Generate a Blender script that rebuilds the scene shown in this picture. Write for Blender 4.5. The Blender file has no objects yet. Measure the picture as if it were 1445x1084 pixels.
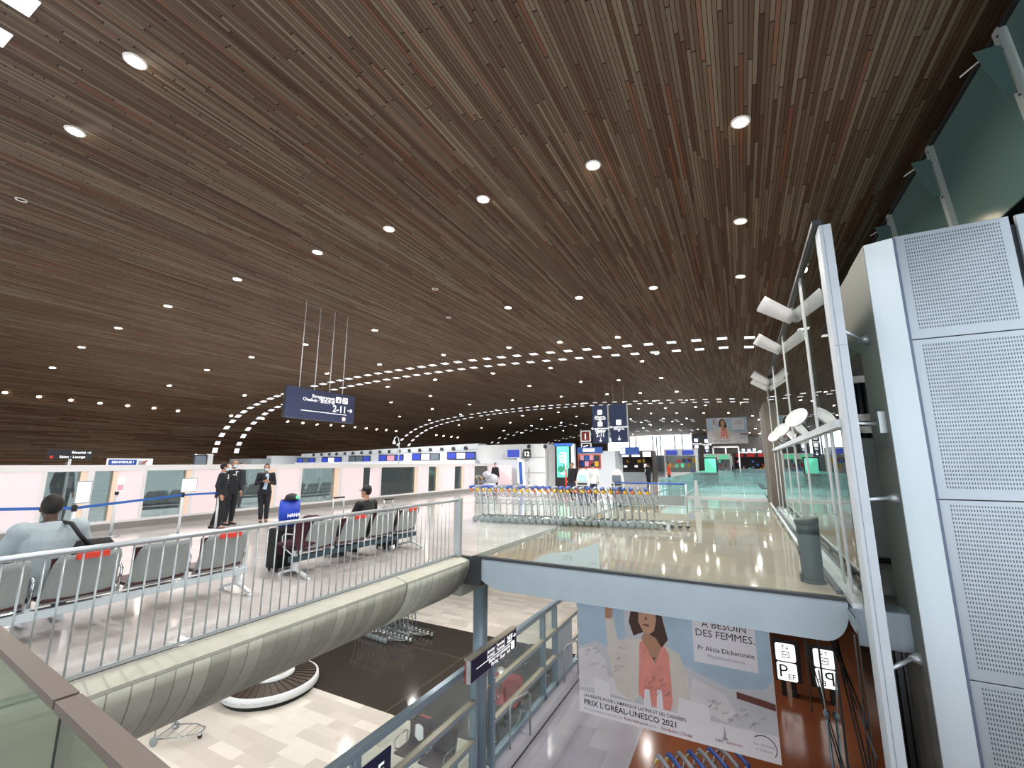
import bpy, bmesh, math, random
from mathutils import Vector, Matrix
random.seed(7)
R = math.radians
PI = math.pi
scene = bpy.context.scene
col = scene.collection

# ---------------------------------------------------------------- camera
F, CX, CY, HOR, VPX, EYE = 615.0, 722.5, 542.0, 653.0, 1048.0, 1.75
pitch = math.atan((HOR - CY) / F)
yaw = math.atan((VPX - CX) / (F / math.cos(pitch)))
_hd = Vector((-math.sin(yaw), math.cos(yaw), 0)); _rt = Vector((math.cos(yaw), math.sin(yaw), 0)); _z = Vector((0, 0, 1))
_fw = _hd * math.cos(pitch) + _z * math.sin(pitch); _up = -_hd * math.sin(pitch) + _z * math.cos(pitch)
EYEP = Vector((0, 0, EYE))
cd = bpy.data.cameras.new('camera'); cam = bpy.data.objects.new('camera', cd); col.objects.link(cam)
cam.matrix_world = Matrix(((_rt.x, _up.x, -_fw.x, 0), (_rt.y, _up.y, -_fw.y, 0), (_rt.z, _up.z, -_fw.z, EYE), (0, 0, 0, 1)))
cd.sensor_width = 36; cd.lens = 36 * F / 1445; cd.clip_start = .05; cd.clip_end = 400
scene.camera = cam
def ray(px, py): return _fw + _rt * ((px - CX) / F) + _up * ((CY - py) / F)
def at_x(px, py, x): r = ray(px, py); return EYEP + r * (x / r.x)
def at_y(px, py, y): r = ray(px, py); return EYEP + r * (y / r.y)
def at_z(px, py, z): r = ray(px, py); return EYEP + r * ((z - EYE) / r.z)

LOW = -4.5          # arrivals floor
# ---------------------------------------------------------------- materials
def lin(c): return tuple(((v / 12.92) if v <= .04045 else ((v + .055) / 1.055) ** 2.4) for v in c)
def rgb(h): return lin((int(h[0:2], 16) / 255, int(h[2:4], 16) / 255, int(h[4:6], 16) / 255))
class G:
    """tiny node-graph helper"""
    def __init__(s, name):
        s.m = bpy.data.materials.new(name); s.m.use_nodes = True
        s.t = s.m.node_tree; s.n = s.t.nodes
        s.b = s.n['Principled BSDF']; s.out = s.n['Material Output']
    def new(s, typ, **k):
        nd = s.n.new(typ)
        for a, v in k.items(): setattr(nd, a, v)
        return nd
    def put(s, sock, v):
        if hasattr(v, 'is_output') or hasattr(v, 'links'): s.t.links.new(v, sock)
        else: sock.default_value = v
    def math(s, op, a, b=None, c=None):
        nd = s.new('ShaderNodeMath', operation=op)
        s.put(nd.inputs[0], a)
        if b is not None: s.put(nd.inputs[1], b)
        if c is not None: s.put(nd.inputs[2], c)
        return nd.outputs[0]
    def mix(s, f, a, b):
        nd = s.new('ShaderNodeMix', data_type='RGBA')
        s.put(nd.inputs[0], f); s.put(nd.inputs[6], a); s.put(nd.inputs[7], b)
        return nd.outputs[2]
    def ramp(s, f, stops, mode='LINEAR'):
        nd = s.new('ShaderNodeValToRGB'); cr = nd.color_ramp; cr.interpolation = mode
        while len(cr.elements) < len(stops): cr.elements.new(.5)
        for e, (p, c) in zip(cr.elements, stops): e.position = p; e.color = (*c, 1)
        s.put(nd.inputs[0], f); return nd.outputs[0]
    def coord(s, kind='Object'):
        nd = s.new('ShaderNodeTexCoord'); return nd.outputs[kind]
    def sep(s, v):
        nd = s.new('ShaderNodeSeparateXYZ'); s.put(nd.inputs[0], v); return nd.outputs
    def comb(s, x, y, z=0.0):
        nd = s.new('ShaderNodeCombineXYZ'); s.put(nd.inputs[0], x); s.put(nd.inputs[1], y); s.put(nd.inputs[2], z); return nd.outputs[0]
    def noise(s, vec, scale, detail=3, rough=.5):
        nd = s.new('ShaderNodeTexNoise'); s.put(nd.inputs['Vector'], vec); nd.inputs['Scale'].default_value = scale
        nd.inputs['Detail'].default_value = detail; nd.inputs['Roughness'].default_value = rough; return nd.outputs['Fac']
    def white(s, vec):
        nd = s.new('ShaderNodeTexWhiteNoise', noise_dimensions='2D'); s.put(nd.inputs['Vector'], vec); return nd.outputs['Value']
    def bump(s, h, strength=.3, dist=.01):
        nd = s.new('ShaderNodeBump'); s.put(nd.inputs['Height'], h); nd.inputs['Strength'].default_value = strength
        nd.inputs['Distance'].default_value = dist; s.t.links.new(nd.outputs[0], s.b.inputs['Normal'])
MATS = {}
def mat(name, hexc, rough=.5, metal=0.0, emit=0.0, emit_hex=None, spec=.5, var=0.0, vscale=6):
    if name in MATS: return MATS[name]
    g = G(name); c = rgb(hexc)
    g.b.inputs['Base Color'].default_value = (*c, 1); g.b.inputs['Roughness'].default_value = rough
    g.b.inputs['Metallic'].default_value = metal; g.b.inputs['Specular IOR Level'].default_value = spec
    if var:
        f = g.noise(g.coord(), vscale, 4)
        g.put(g.b.inputs['Base Color'], g.ramp(f, [(.3, tuple(v * (1 - var) for v in c)), (.7, tuple(min(1, v * (1 + var)) for v in c))]))
    if emit:
        g.b.inputs['Emission Color'].default_value = (*rgb(emit_hex or hexc), 1); g.b.inputs['Emission Strength'].default_value = emit
    MATS[name] = g.m; return g.m
def glass(name, tint, refl=1.0, ior=1.5, rough=0.0, haze=0.0):
    """thin clear pane: see-through with a true Fresnel reflection"""
    g = G(name); g.n.remove(g.b)
    tr = g.new('ShaderNodeBsdfTransparent'); tr.inputs[0].default_value = (*rgb(tint), 1)
    gl = g.new('ShaderNodeBsdfGlossy'); gl.inputs['Roughness'].default_value = rough; gl.inputs[0].default_value = (.95, 1, .98, 1)
    fr = g.new('ShaderNodeFresnel'); fr.inputs[0].default_value = ior
    mx = g.new('ShaderNodeMixShader'); f = g.math('MULTIPLY', fr.outputs[0], refl)
    g.put(mx.inputs[0], g.math('MINIMUM', f, 1.0)); g.t.links.new(tr.outputs[0], mx.inputs[1]); g.t.links.new(gl.outputs[0], mx.inputs[2])
    last = mx
    if haze:
        df = g.new('ShaderNodeBsdfDiffuse'); df.inputs[0].default_value = (*rgb(tint), 1)
        m2 = g.new('ShaderNodeMixShader'); m2.inputs[0].default_value = haze
        g.t.links.new(mx.outputs[0], m2.inputs[1]); g.t.links.new(df.outputs[0], m2.inputs[2]); last = m2
    g.t.links.new(last.outputs[0], g.out.inputs[0]); MATS[name] = g.m; return g.m

def wood_ceiling():
    g = G('slatted_wood'); uv = g.sep(g.coord('UV'))
    u, v = uv[0], uv[1]                      # u along the hall, v across the vault
    W = .056
    vr = g.math('DIVIDE', v, W); row = g.math('FLOOR', vr); fr = g.math('FRACT', vr)
    ro = g.white(g.comb(row, 3.3))
    uo = g.math('ADD', g.math('DIVIDE', u, 2.4), g.math('MULTIPLY', ro, 9.0)); cl = g.math('FLOOR', uo); fu = g.math('FRACT', uo)
    rnd = g.white(g.comb(g.math('ADD', row, .5), g.math('ADD', cl, .5)))
    rnd2 = g.white(g.comb(g.math('ADD', row, 40.5), g.math('ADD', cl, 7.5)))
    big = g.noise(g.comb(g.math('MULTIPLY', u, .05), g.math('MULTIPLY', v, .45)), 1.0, 3)
    grain = g.noise(g.comb(g.math('MULTIPLY', u, 1.2), g.math('MULTIPLY', v, 40)), 1.0, 3)
    sel = g.math('ADD', g.math('MULTIPLY', rnd, .55), g.math('MULTIPLY', big, .5))
    base = g.ramp(sel, [(.14, rgb('2a190f')), (.30, rgb('4e3422')), (.42, rgb('55402e')), (.6, rgb('61503e')), (.78, rgb('756752')), (.95, rgb('8c7d66'))])
    rust = g.math('GREATER_THAN', rnd2, .94)
    base = g.mix(g.math('MULTIPLY', rust, .4), base, (*rgb('7d3c1c'), 1))
    base = g.mix(g.math('MULTIPLY', grain, .35), base, (*rgb('3a2c20'), 1))
    gap = g.math('MAXIMUM', g.math('LESS_THAN', fr, .13), g.math('LESS_THAN', fu, .008))
    base = g.mix(gap, base, (*rgb('1e1711'), 1))
    g.put(g.b.inputs['Base Color'], base); g.b.inputs['Roughness'].default_value = .62; g.b.inputs['Specular IOR Level'].default_value = .25
    h = g.math('SUBTRACT', g.math('MULTIPLY', rnd, .6), g.math('MULTIPLY', gap, 1.2)); g.bump(h, .8, .03)
    MATS['wood'] = g.m; return g.m
def stone_floor(name, c1, c2, sx, sy, rough, joint, jw=.006, axis=0, clear=.5, var=.5):
    g = G(name); o = g.sep(g.coord()); x, y = (o[0], o[1]) if axis == 0 else (o[1], o[0])
    row = g.math('FLOOR', g.math('DIVIDE', y, sy)); fy = g.math('FRACT', g.math('DIVIDE', y, sy))
    xo = g.math('ADD', g.math('DIVIDE', x, sx), g.math('MULTIPLY', g.white(g.comb(row, 1.7)), 5))
    cl = g.math('FLOOR', xo); fx = g.math('FRACT', xo)
    r = g.white(g.comb(g.math('ADD', row, .5), g.math('ADD', cl, .5)))
    n = g.noise(g.coord(), 1.6, 5, .6)
    f = g.math('ADD', g.math('MULTIPLY', r, var), g.math('MULTIPLY', n, 1 - var))
    base = g.ramp(f, [(.2, rgb(c1)), (.8, rgb(c2))])
    j = g.math('MAXIMUM', g.math('LESS_THAN', fy, jw / sy), g.math('LESS_THAN', fx, jw / sx))
    base = g.mix(g.math('MULTIPLY', j, .6), base, (*rgb(joint), 1))
    g.put(g.b.inputs['Base Color'], base); g.b.inputs['Roughness'].default_value = rough; g.b.inputs['Specular IOR Level'].default_value = clear
    MATS[name] = g.m; return g.m
def perforated():
    g = G('perforated_sheet'); uv = g.sep(g.coord('UV')); u, v = uv[0], uv[1]   # metres within each sheet, margin already removed
    pu, pv = .0245, .048
    row = g.math('FLOOR', g.math('DIVIDE', v, pv)); fv = g.math('FRACT', g.math('DIVIDE', v, pv))
    fu = g.math('FRACT', g.math('DIVIDE', u, pu))
    hole = g.math('MULTIPLY', g.math('LESS_THAN', fu, .44), g.math('LESS_THAN', fv, .56))
    m = hole
    n = g.noise(g.coord(), 1.2, 3)
    base = g.ramp(n, [(.3, rgb('a3adb4')), (.7, rgb('b4bec5'))])
    g.put(g.b.inputs['Base Color'], g.mix(m, base, (*rgb('4a5560'), 1)))
    g.b.inputs['Metallic'].default_value = .25; g.b.inputs['Roughness'].default_value = .42
    MATS['perf'] = g.m; return g.m
def ribbed_concrete():
    g = G('ribbed_concrete'); o = g.sep(g.coord()); y = o[1]
    w = g.math('ADD', g.math('DIVIDE', y, .165), g.math('MULTIPLY', g.noise(g.comb(0.0, y, 0.0), 2.0, 0), .6))
    fr = g.math('FRACT', w); rnd = g.white(g.comb(g.math('FLOOR', w), 2.5))
    gap = g.math('LESS_THAN', fr, .07)
    n = g.noise(g.comb(g.math('MULTIPLY', o[0], 1.0), g.math('MULTIPLY', y, 1.0), g.math('MULTIPLY', o[2], 2.2)), 3.0, 6, .65)
    f = g.math('ADD', g.math('MULTIPLY', rnd, .4), g.math('MULTIPLY', n, .6))
    base = g.ramp(f, [(.25, rgb('8f9287')), (.75, rgb('b5b8ab'))])
    base = g.mix(g.math('MULTIPLY', gap, g.math('ADD', .25, g.math('MULTIPLY', rnd, .6))), base, (*rgb('5c5f55'), 1))
    g.put(g.b.inputs['Base Color'], base); g.b.inputs['Roughness'].default_value = .75
    g.bump(g.math('SUBTRACT', g.math('MULTIPLY', rnd, .5), gap), .6, .012)
    MATS['ribbed'] = g.m; return g.m

wood_ceiling(); perforated(); ribbed_concrete()
stone_floor('floor_stone', 'bfbab8', 'cecac8', 1.2, .6, .10, 'a49b95', clear=.6)
stone_floor('floor_deck', '938a7b', 'a49987', 2.4, 1.2, .055, '98917f', clear=.65)
stone_floor('floor_marble', 'cfc7bd', 'e8e1d7', .9, .3, .14, 'b7b0a6', jw=.003, clear=.5, var=.7)
stone_floor('floor_dark', '3a3430', '463f3a', 6, 4.3, .10, '8a847d', jw=.012, clear=.55, axis=1)
stone_floor('floor_lilac', '9d9dab', 'b4b4c0', 3, .45, .14, '8f8f9c', jw=.004, axis=1)
stone_floor('floor_brown', '73402a', '864e33', 1.4, 1.4, .16, '4a1e10', jw=.006, clear=.5, var=.3)
M = {
 'steel': mat('brushed_steel', 'bfc6c9', .34, .55), 'chrome': mat('chrome_tube', 'd4d8da', .18, .9), 'alu': mat('white_aluminium', 'd5dadd', .4, .25),
 'white': mat('white_paint', 'e4e8ea', .4), 'wallwhite': mat('white_enamel', 'eceaea', .35), 'fascia': mat('pale_blue_grey_paint', 'a9b9c4', .4, var=.04, vscale=2),
 'post': mat('cool_white_paint', 'bfc9d1', .45, var=.04, vscale=3), 'strip': mat('pale_metal_edge', 'cbd8df', .35, .2), 'towerside': mat('taupe_grey_steel', '8a8c88', .6, .0, var=.06, vscale=1.2),
 'black': mat('black_rubber', '17181a', .6), 'dark': mat('dark_grey_paint', '35393d', .5), 'ring': mat('lamp_trim', 'e8e6e0', .4),
 'brownrail': mat('brown_handrail', '6f655e', .45, .3), 'joint': mat('dark_joint', '1c1d1c', .8), 'conc': mat('smooth_concrete', 'b3b4a8', .7, var=.08, vscale=4),
 'taupe': mat('taupe_pillar', '5f5850', .6, var=.12, vscale=2), 'blue': mat('navy_sign', '2b3660', .5), 'slate': mat('slate_blue_sign', '4a5275', .45),
 'txt': mat('white_lettering', 'f4f6f8', .5, emit=.55, emit_hex='ffffff'), 'redsign': mat('red_lettering', 'b5402c', .5), 'greytxt': mat('grey_lettering', 'a8a8b2', .6),
 'blacktxt': mat('black_lettering', '1d1d22', .6), 'purpletxt': mat('plum_lettering', '8a3a4c', .6), 'palepanel': mat('backlit_panel', 'eadadd', .4, emit=.13, emit_hex='ffdbe4'),
 'peach': mat('backlit_edge', 'e6cdb8', .4, emit=.12, emit_hex='ffdcc0'), 'plinth': mat('steel_plinth', 'b5b2ae', .28, .7),
 'seatback': mat('grey_mesh_seat', '929997', .5, .0, var=.05, vscale=30), 'leather': mat('maroon_leather', '3d1719', .45), 'redlabel': mat('red_label', 'd8402f', .5),
 'redseat': mat('red_seat_cover', 'b3202c', .5), 'beam': mat('bench_beam_white', 'cfdade', .4, .2), 'beamdark': mat('bench_beam_teal', '3a4c54', .45, .2),
 'belt': mat('blue_belt', '1d5fae', .55), 'paper': mat('white_paper', 'f3f5f7', .6, emit=.15, emit_hex='ffffff'), 'pink': mat('pink_print', 'e6a9b8', .6),
 'tblue': mat('trolley_blue', '2c52a8', .45), 'tgrey': mat('trolley_grey', '8d95a0', .45), 'yellow': mat('yellow_grip', 'e0b018', .45), 'orange': mat('orange_grip', 'c9703a', .45),
 'wheel': mat('wheel_grey', '8b969a', .5), 'bin': mat('dark_green_grey_bin', '303d3e', .5, .0), 'lcd': mat('display_blue', '2a3a9a', .3, emit=.3, emit_hex='3a4fc0'),
 'lcdw': mat('display_white', 'dfe6f2', .3, emit=.6, emit_hex='dfe6f2'), 'bezel': mat('display_bezel', '20242e', .4), 'lcdoff': mat('display_grey', '6d7a86', .2),
 'green': mat('green_screen', '4fb79a', .3, emit=.4, emit_hex='6fd8b8'), 'teal': mat('teal_ink', '2f8f74', .4), 'orangeframe': mat('orange_frame', 'd9603e', .45),
 'isl': mat('counter_white', 'd9e1e8', .4), 'islgrey': mat('counter_grey', '8f9a9f', .5), 'shop': mat('shop_dark', '2b2524', .5), 'shoplit': mat('shop_lit_sign', 'fff6ea', .4, emit=1.5, emit_hex='fff6ea'),
 'far_glow': mat('daylit_opening', 'ffffff', .5, emit=2.0, emit_hex='f6fbff'), 'sky_panel': mat('skylight_diffuser', 'ffffff', .4, emit=.6, emit_hex='f2f7ff'),
 'lamp': mat('lamp_lens', 'ffffff', .3, emit=60.0, emit_hex='fff3e4'), 'lampwarm': mat('lamp_lens_warm', 'ffffff', .3, emit=30.0, emit_hex='ffd9b0'),
 'picto': mat('backlit_pictogram', 'ffffff', .4, emit=.6, emit_hex='ffffff'), 'carbelt': mat('carousel_slats', '4a3d33', .45, .1), 'skin': mat('skin', 'b98a70', .55), 'skindark': mat('dark_skin', '4e3327', .55),
 'hair': mat('dark_hair', '17120f', .7), 'hairbrown': mat('brown_hair', '3a2a20', .7), 'hairgrey': mat('grey_brown_hair', '6b5f55', .7), 'suit': mat('navy_uniform', '15171f', .75), 'shirt': mat('pale_shirt', 'dfe6ee', .7),
 'jacket': mat('pale_grey_jacket', 'a3b0b5', .75, var=.05, vscale=8), 'navycollar': mat('navy_collar', '20263e', .7), 'mask': mat('pale_blue_mask', 'bcdcec', .7), 'scarf': mat('light_blue_scarf', 'b5cde6', .7),
 'shoe': mat('black_shoe', '121214', .4), 'trainer': mat('white_trainer', 'e6eaee', .5), 'blackcloth': mat('black_cloth', '141416', .8), 'jeans': mat('dark_jeans', '2a3446', .75), 'maroon': mat('maroon_cloth', '3f1a26', .8),
 'bluebag': mat('blue_bag', '1f45c0', .5), 'redcloth': mat('orange_red_cloth', 'd2492f', .7), 'coat': mat('pale_coat', 'd0d4d6', .75), 'wrap': mat('clear_plastic_wrap', 'b9bcc4', .25), 'lowwall': mat('brown_wall', '7c4a30', .45, var=.12, vscale=1.5),
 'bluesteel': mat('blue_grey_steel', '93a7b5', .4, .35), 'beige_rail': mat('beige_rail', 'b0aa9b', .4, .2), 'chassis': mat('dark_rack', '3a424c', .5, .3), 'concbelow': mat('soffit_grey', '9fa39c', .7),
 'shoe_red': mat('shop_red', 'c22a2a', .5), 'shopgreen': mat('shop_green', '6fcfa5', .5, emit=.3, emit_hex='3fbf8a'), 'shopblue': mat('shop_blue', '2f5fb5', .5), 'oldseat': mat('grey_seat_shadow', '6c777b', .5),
}
glass('glass_clear', 'f8fcfa', refl=.45); glass('glass_wall', 'e2efec', refl=1.25, ior=1.55); glass('glass_teal', 'def2f3', refl=.7, haze=.09)
glass('glass_booth', 'c3ced0', refl=1.0, ior=1.5, haze=.08); glass('glass_green', 'd3ddc6', refl=.9, haze=.12); glass('glass_clerestory', '6f8f8a', refl=.9, ior=1.5, rough=.12, haze=.5)

# ---------------------------------------------------------------- mesh builder
class MB:
    def __init__(s): s.bm = bmesh.new(); s.mi = 0; s.uv = None
    def _f(s, vs, smooth=False):
        try: f = s.bm.faces.new(vs)
        except ValueError: return None
        f.material_index = s.mi; f.smooth = smooth; return f
    def box(s, x0, x1, y0, y1, z0, z1, mtx=None, bev=0):
        pts = [Vector((x, y, z)) for z in (z0, z1) for y in (y0, y1) for x in (x0, x1)]
        if mtx: pts = [mtx @ p for p in pts]
        v = [s.bm.verts.new(p) for p in pts]
        fs = [s._f([v[i] for i in q]) for q in ((0, 2, 3, 1), (4, 5, 7, 6), (0, 1, 5, 4), (2, 6, 7, 3), (0, 4, 6, 2), (1, 3, 7, 5))]
        if bev:
            es = list({e for f in fs for e in f.edges})
            r = bmesh.ops.bevel(s.bm, geom=es, offset=bev, segments=2, affect='EDGES', profile=.5)
            for f in r['faces']: f.material_index = s.mi
        return s
    def obox(s, c, xa, ya, za, bev=0):      # oriented box: centre and three half vectors
        m = Matrix(((xa.x, ya.x, za.x, c.x), (xa.y, ya.y, za.y, c.y), (xa.z, ya.z, za.z, c.z), (0, 0, 0, 1)))
        return s.box(-1, 1, -1, 1, -1, 1, m) if not bev else s.box(-1, 1, -1, 1, -1, 1, m, bev)
    def bar(s, a, b, w, h=None, up=None):    # rectangular bar from a to b
        a, b = Vector(a), Vector(b); h = h or w; d = (b - a); L = d.length; d = d / L
        up = Vector(up) if up else (Vector((0, 0, 1)) if abs(d.z) < .95 else Vector((0, 1, 0)))
        sd = d.cross(up).normalized(); u = sd.cross(d)
        return s.obox((a + b) / 2, sd * (w / 2), d * (L / 2), u * (h / 2))
    def ringsweep(s, rings, cap=True, smooth=True, closed=False):
        vr = [[s.bm.verts.new(p) for p in r] for r in rings]; n = len(vr[0])
        for i in range(len(vr) - (0 if closed else 1)):
            a, b = vr[i], vr[(i + 1) % len(vr)]
            for k in range(n): s._f((a[k], a[(k + 1) % n], b[(k + 1) % n], b[k]), smooth)
        if cap and not closed: s._f(vr[0][::-1]); s._f(vr[-1])
        return s
    def tube(s, pts, r, seg=8, cap=True):
        pts = [Vector(p) for p in pts]; rs = r if isinstance(r, (list, tuple)) else [r] * len(pts)
        rings = []; ref = None
        for i, p in enumerate(pts):
            d = (pts[min(i + 1, len(pts) - 1)] - pts[max(i - 1, 0)]).normalized()
            if ref is None: ref = Vector((0, 0, 1)) if abs(d.z) < .9 else Vector((1, 0, 0))
            x = (ref - d * ref.dot(d)).normalized(); y = d.cross(x); ref = x
            rings.append([p + (x * math.cos(2 * PI * k / seg) + y * math.sin(2 * PI * k / seg)) * rs[i] for k in range(seg)])
        return s.ringsweep(rings, cap)
    def loft(s, secs, xdir=(1, 0, 0), seg=16):  # elliptical sections (centre, rx, ry)
        xd = Vector(xdir); P = [Vector(c) for c, _, _ in secs]; rings = []
        for i, (c, rx, ry) in enumerate(secs):
            d = (P[min(i + 1, len(P) - 1)] - P[max(i - 1, 0)]).normalized(); x = (xd - d * xd.dot(d)).normalized(); y = d.cross(x)
            rings.append([P[i] + x * rx * math.cos(2 * PI * k / seg) + y * ry * math.sin(2 * PI * k / seg) for k in range(seg)])
        return s.ringsweep(rings)
    def ball(s, c, rx, ry=None, rz=None, seg=14, rot=None):
        ry = ry or rx; rz = rz or rx; m = Matrix.Translation(Vector(c)) @ (rot.to_4x4() if rot else Matrix.Identity(4)) @ Matrix.Diagonal((rx, ry, rz, 1))
        r = bmesh.ops.create_uvsphere(s.bm, u_segments=seg, v_segments=max(6, seg // 2 + 1), radius=1, matrix=m)
        for v in r['verts']:
            for f in v.link_faces: f.material_index = s.mi; f.smooth = True
        return s
    def lathe(s, prof, c=(0, 0, 0), seg=24, cap=True, a0=0, a1=2 * PI):
        c = Vector(c); full = abs(a1 - a0 - 2 * PI) < 1e-6; n = seg if full else seg + 1
        rings = [[c + Vector((r * math.cos(a0 + (a1 - a0) * k / seg), r * math.sin(a0 + (a1 - a0) * k / seg), z)) for k in range(n)] for r, z in prof]
        vr = [[s.bm.verts.new(p) for p in r] for r in rings]
        for i in range(len(vr) - 1):
            for k in range(n if full else n - 1): s._f((vr[i][k], vr[i][(k + 1) % n], vr[i + 1][(k + 1) % n], vr[i + 1][k]), True)
        if cap and full: s._f(vr[0][::-1]); s._f(vr[-1])
        return s
    def prism(s, poly, o, xa, ya, depth):    # polygon (2-d) in the frame o, xa, ya, extruded by vector depth
        o, xa, ya, depth = Vector(o), Vector(xa), Vector(ya), Vector(depth)
        a = [s.bm.verts.new(o + xa * x + ya * y) for x, y in poly]; b = [s.bm.verts.new(v.co + depth) for v in a]; n = len(a)
        s._f(a); s._f(b[::-1])
        for k in range(n): s._f((a[k], b[k], b[(k + 1) % n], a[(k + 1) % n]))
        return s
    def quad(s, a, b, c, d): s._f([s.bm.verts.new(Vector(p)) for p in (a, b, c, d)]); return s
    def text(s, body, size, o, xa, ya, align='LEFT', ext=.004, bold=0.0, cy=False):
        cu = bpy.data.curves.new('t', 'FONT'); cu.body = body; cu.size = 1; cu.align_x = align; cu.offset = bold; cu.resolution_u = 2
        if cy: cu.align_y = 'CENTER'
        ob = bpy.data.objects.new('t', cu); col.objects.link(ob)
        dg = bpy.context.evaluated_depsgraph_get(); me = bpy.data.meshes.new_from_object(ob.evaluated_get(dg))
        xa, ya, o = Vector(xa).normalized(), Vector(ya).normalized(), Vector(o); nz = xa.cross(ya)
        k0 = len(s.bm.verts); f0 = len(s.bm.faces); s.bm.from_mesh(me); s.bm.verts.ensure_lookup_table(); s.bm.faces.ensure_lookup_table()
        for v in s.bm.verts[k0:]: v.co = o + xa * (v.co.x * size) + ya * (v.co.y * size) + nz * (ext + v.co.z)
        for f in s.bm.faces[f0:]: f.material_index = s.mi
        bpy.data.objects.remove(ob); bpy.data.curves.remove(cu); bpy.data.meshes.remove(me); return s
    def build(s, name, mats, parent=None, bev=0, local=False):
        me = bpy.data.meshes.new(name)
        bmesh.ops.recalc_face_normals(s.bm, faces=s.bm.faces[:])
        s.bm.to_mesh(me); s.bm.free()
        for m in (mats if isinstance(mats, (list, tuple)) else [mats]): me.materials.append(M[m] if isinstance(m, str) and m in M else (MATS[m] if isinstance(m, str) else m))
        o = bpy.data.objects.new(name, me); col.objects.link(o)
        if parent:
            o.parent = parent
            if not local:
                w = Vector((0, 0, 0)); p = parent
                while p: w += p.location; p = p.parent
                me.transform(Matrix.Translation(-w))
        return o
def tag(o, label=None, cat=None, group=None, kind=None):
    if label: o['label'] = label
    if cat: o['category'] = cat
    if group: o['group'] = group
    if kind: o['kind'] = kind
    return o
def thing(name, label, cat, loc=(0, 0, 0), group=None):
    o = bpy.data.objects.new(name, None); col.objects.link(o); o.location = loc; o.empty_display_size = .1
    return tag(o, label, cat, group)
def struct(o, label=None, cat=None):
    return tag(o, label, cat, None, 'structure')
def dup(root, loc, rotz, label=None, group=None):
    def cp(o, par):
        c = o.copy(); col.objects.link(c)
        if par: c.parent = par
        for ch in KIDS.get(o.name, list(o.children)): cp(ch, c)
        return c
    r = cp(root, None); r.location = loc; r.rotation_euler = (0, 0, rotz)
    if label: r['label'] = label
    if group: r['group'] = group
    return r
KIDS = {}
ORD = ['first', 'second', 'third', 'fourth', 'fifth', 'sixth', 'seventh', 'eighth', 'ninth', 'tenth', 'eleventh', 'twelfth', 'thirteenth', 'fourteenth', 'fifteenth', 'sixteenth', 'seventeenth', 'eighteenth', 'nineteenth', 'twentieth',
       'twenty-first', 'twenty-second', 'twenty-third', 'twenty-fourth', 'twenty-fifth', 'twenty-sixth', 'twenty-seventh', 'twenty-eighth', 'twenty-ninth', 'thirtieth', 'thirty-first', 'thirty-second', 'thirty-third', 'thirty-fourth']
# ================================================================ the setting
# ---- vaulted ceiling: section across the hall (x, height above the eye)
PROF = [(-38.6, -1.8), (-38.5, -.6), (-38.3, .6), (-38.1, 1.4), (-37.6, 2.1), (-37.0, 2.75), (-36.3, 3.25), (-35.5, 3.7), (-34.6, 4.1), (-33.4, 4.45), (-32.2, 4.72), (-31, 4.95), (-29, 5.2), (-27, 5.4),
        (-25, 5.55), (-23, 5.66), (-20.7, 5.76), (-18, 5.82), (-15, 5.85), (-12, 5.82), (-9, 5.74), (-6, 5.64), (-3, 5.52), (0, 5.38), (1.6, 5.2), (3.1, 5.0)]
def ceil_z(x):
    for (a, za), (b, zb) in zip(PROF, PROF[1:]):
        if a <= x <= b: return EYE + za + (zb - za) * (x - a) / (b - a)
    return EYE + (5.0 if x > 0 else -1.8)
def ceil_n(x):
    d = .3; t = Vector((2 * d, 0, ceil_z(x + d) - ceil_z(x - d))).normalized(); return t, Vector((t.z, 0, -t.x))   # tangent, normal into the hall
def hit_ceiling(px, py):
    r = ray(px, py); lo, hi = 0.5, 160.0
    t = lo; prev = None
    while t < hi:
        p = EYEP + r * t
        if p.x < -38.4 or p.z >= ceil_z(p.x):
            for _ in range(30):
                m = (prev + t) / 2; q = EYEP + r * m
                if q.x < -38.4 or q.z >= ceil_z(q.x): t = m
                else: prev = m
            return EYEP + r * t
        prev = t; t += .25
    return None
CY0, CY1 = -14.0, 100.0
b = MB(); arc = [0.0]
for (a, za), (c, zc) in zip(PROF, PROF[1:]): arc.append(arc[-1] + math.hypot(c - a, zc - za))
uvl = b.bm.loops.layers.uv.new('UVMap')
lo = [[b.bm.verts.new((x, y, EYE + z)) for x, z in PROF] for y in (CY0, CY1)]
hi = [[b.bm.verts.new((x - (.35 if i < 8 else 0), y, EYE + z + .35)) for i, (x, z) in enumerate(PROF)] for y in (CY0, CY1)]
for i in range(len(PROF) - 1):
    f = b._f((lo[0][i], lo[0][i + 1], lo[1][i + 1], lo[1][i]), True)
    for lp, (u, v) in zip(f.loops, ((CY0, arc[i]), (CY0, arc[i + 1]), (CY1, arc[i + 1]), (CY1, arc[i]))): lp[uvl].uv = (u, v)
    b._f((hi[0][i], hi[1][i], hi[1][i + 1], hi[0][i + 1]))
    for k in (0, 1): b._f((lo[k][i], hi[k][i], hi[k][i + 1], lo[k][i + 1]))
b._f((lo[0][0], lo[1][0], hi[1][0], hi[0][0])); b._f((lo[0][-1], hi[0][-1], hi[1][-1], lo[1][-1]))
struct(b.build('ceiling', 'wood'))

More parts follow.
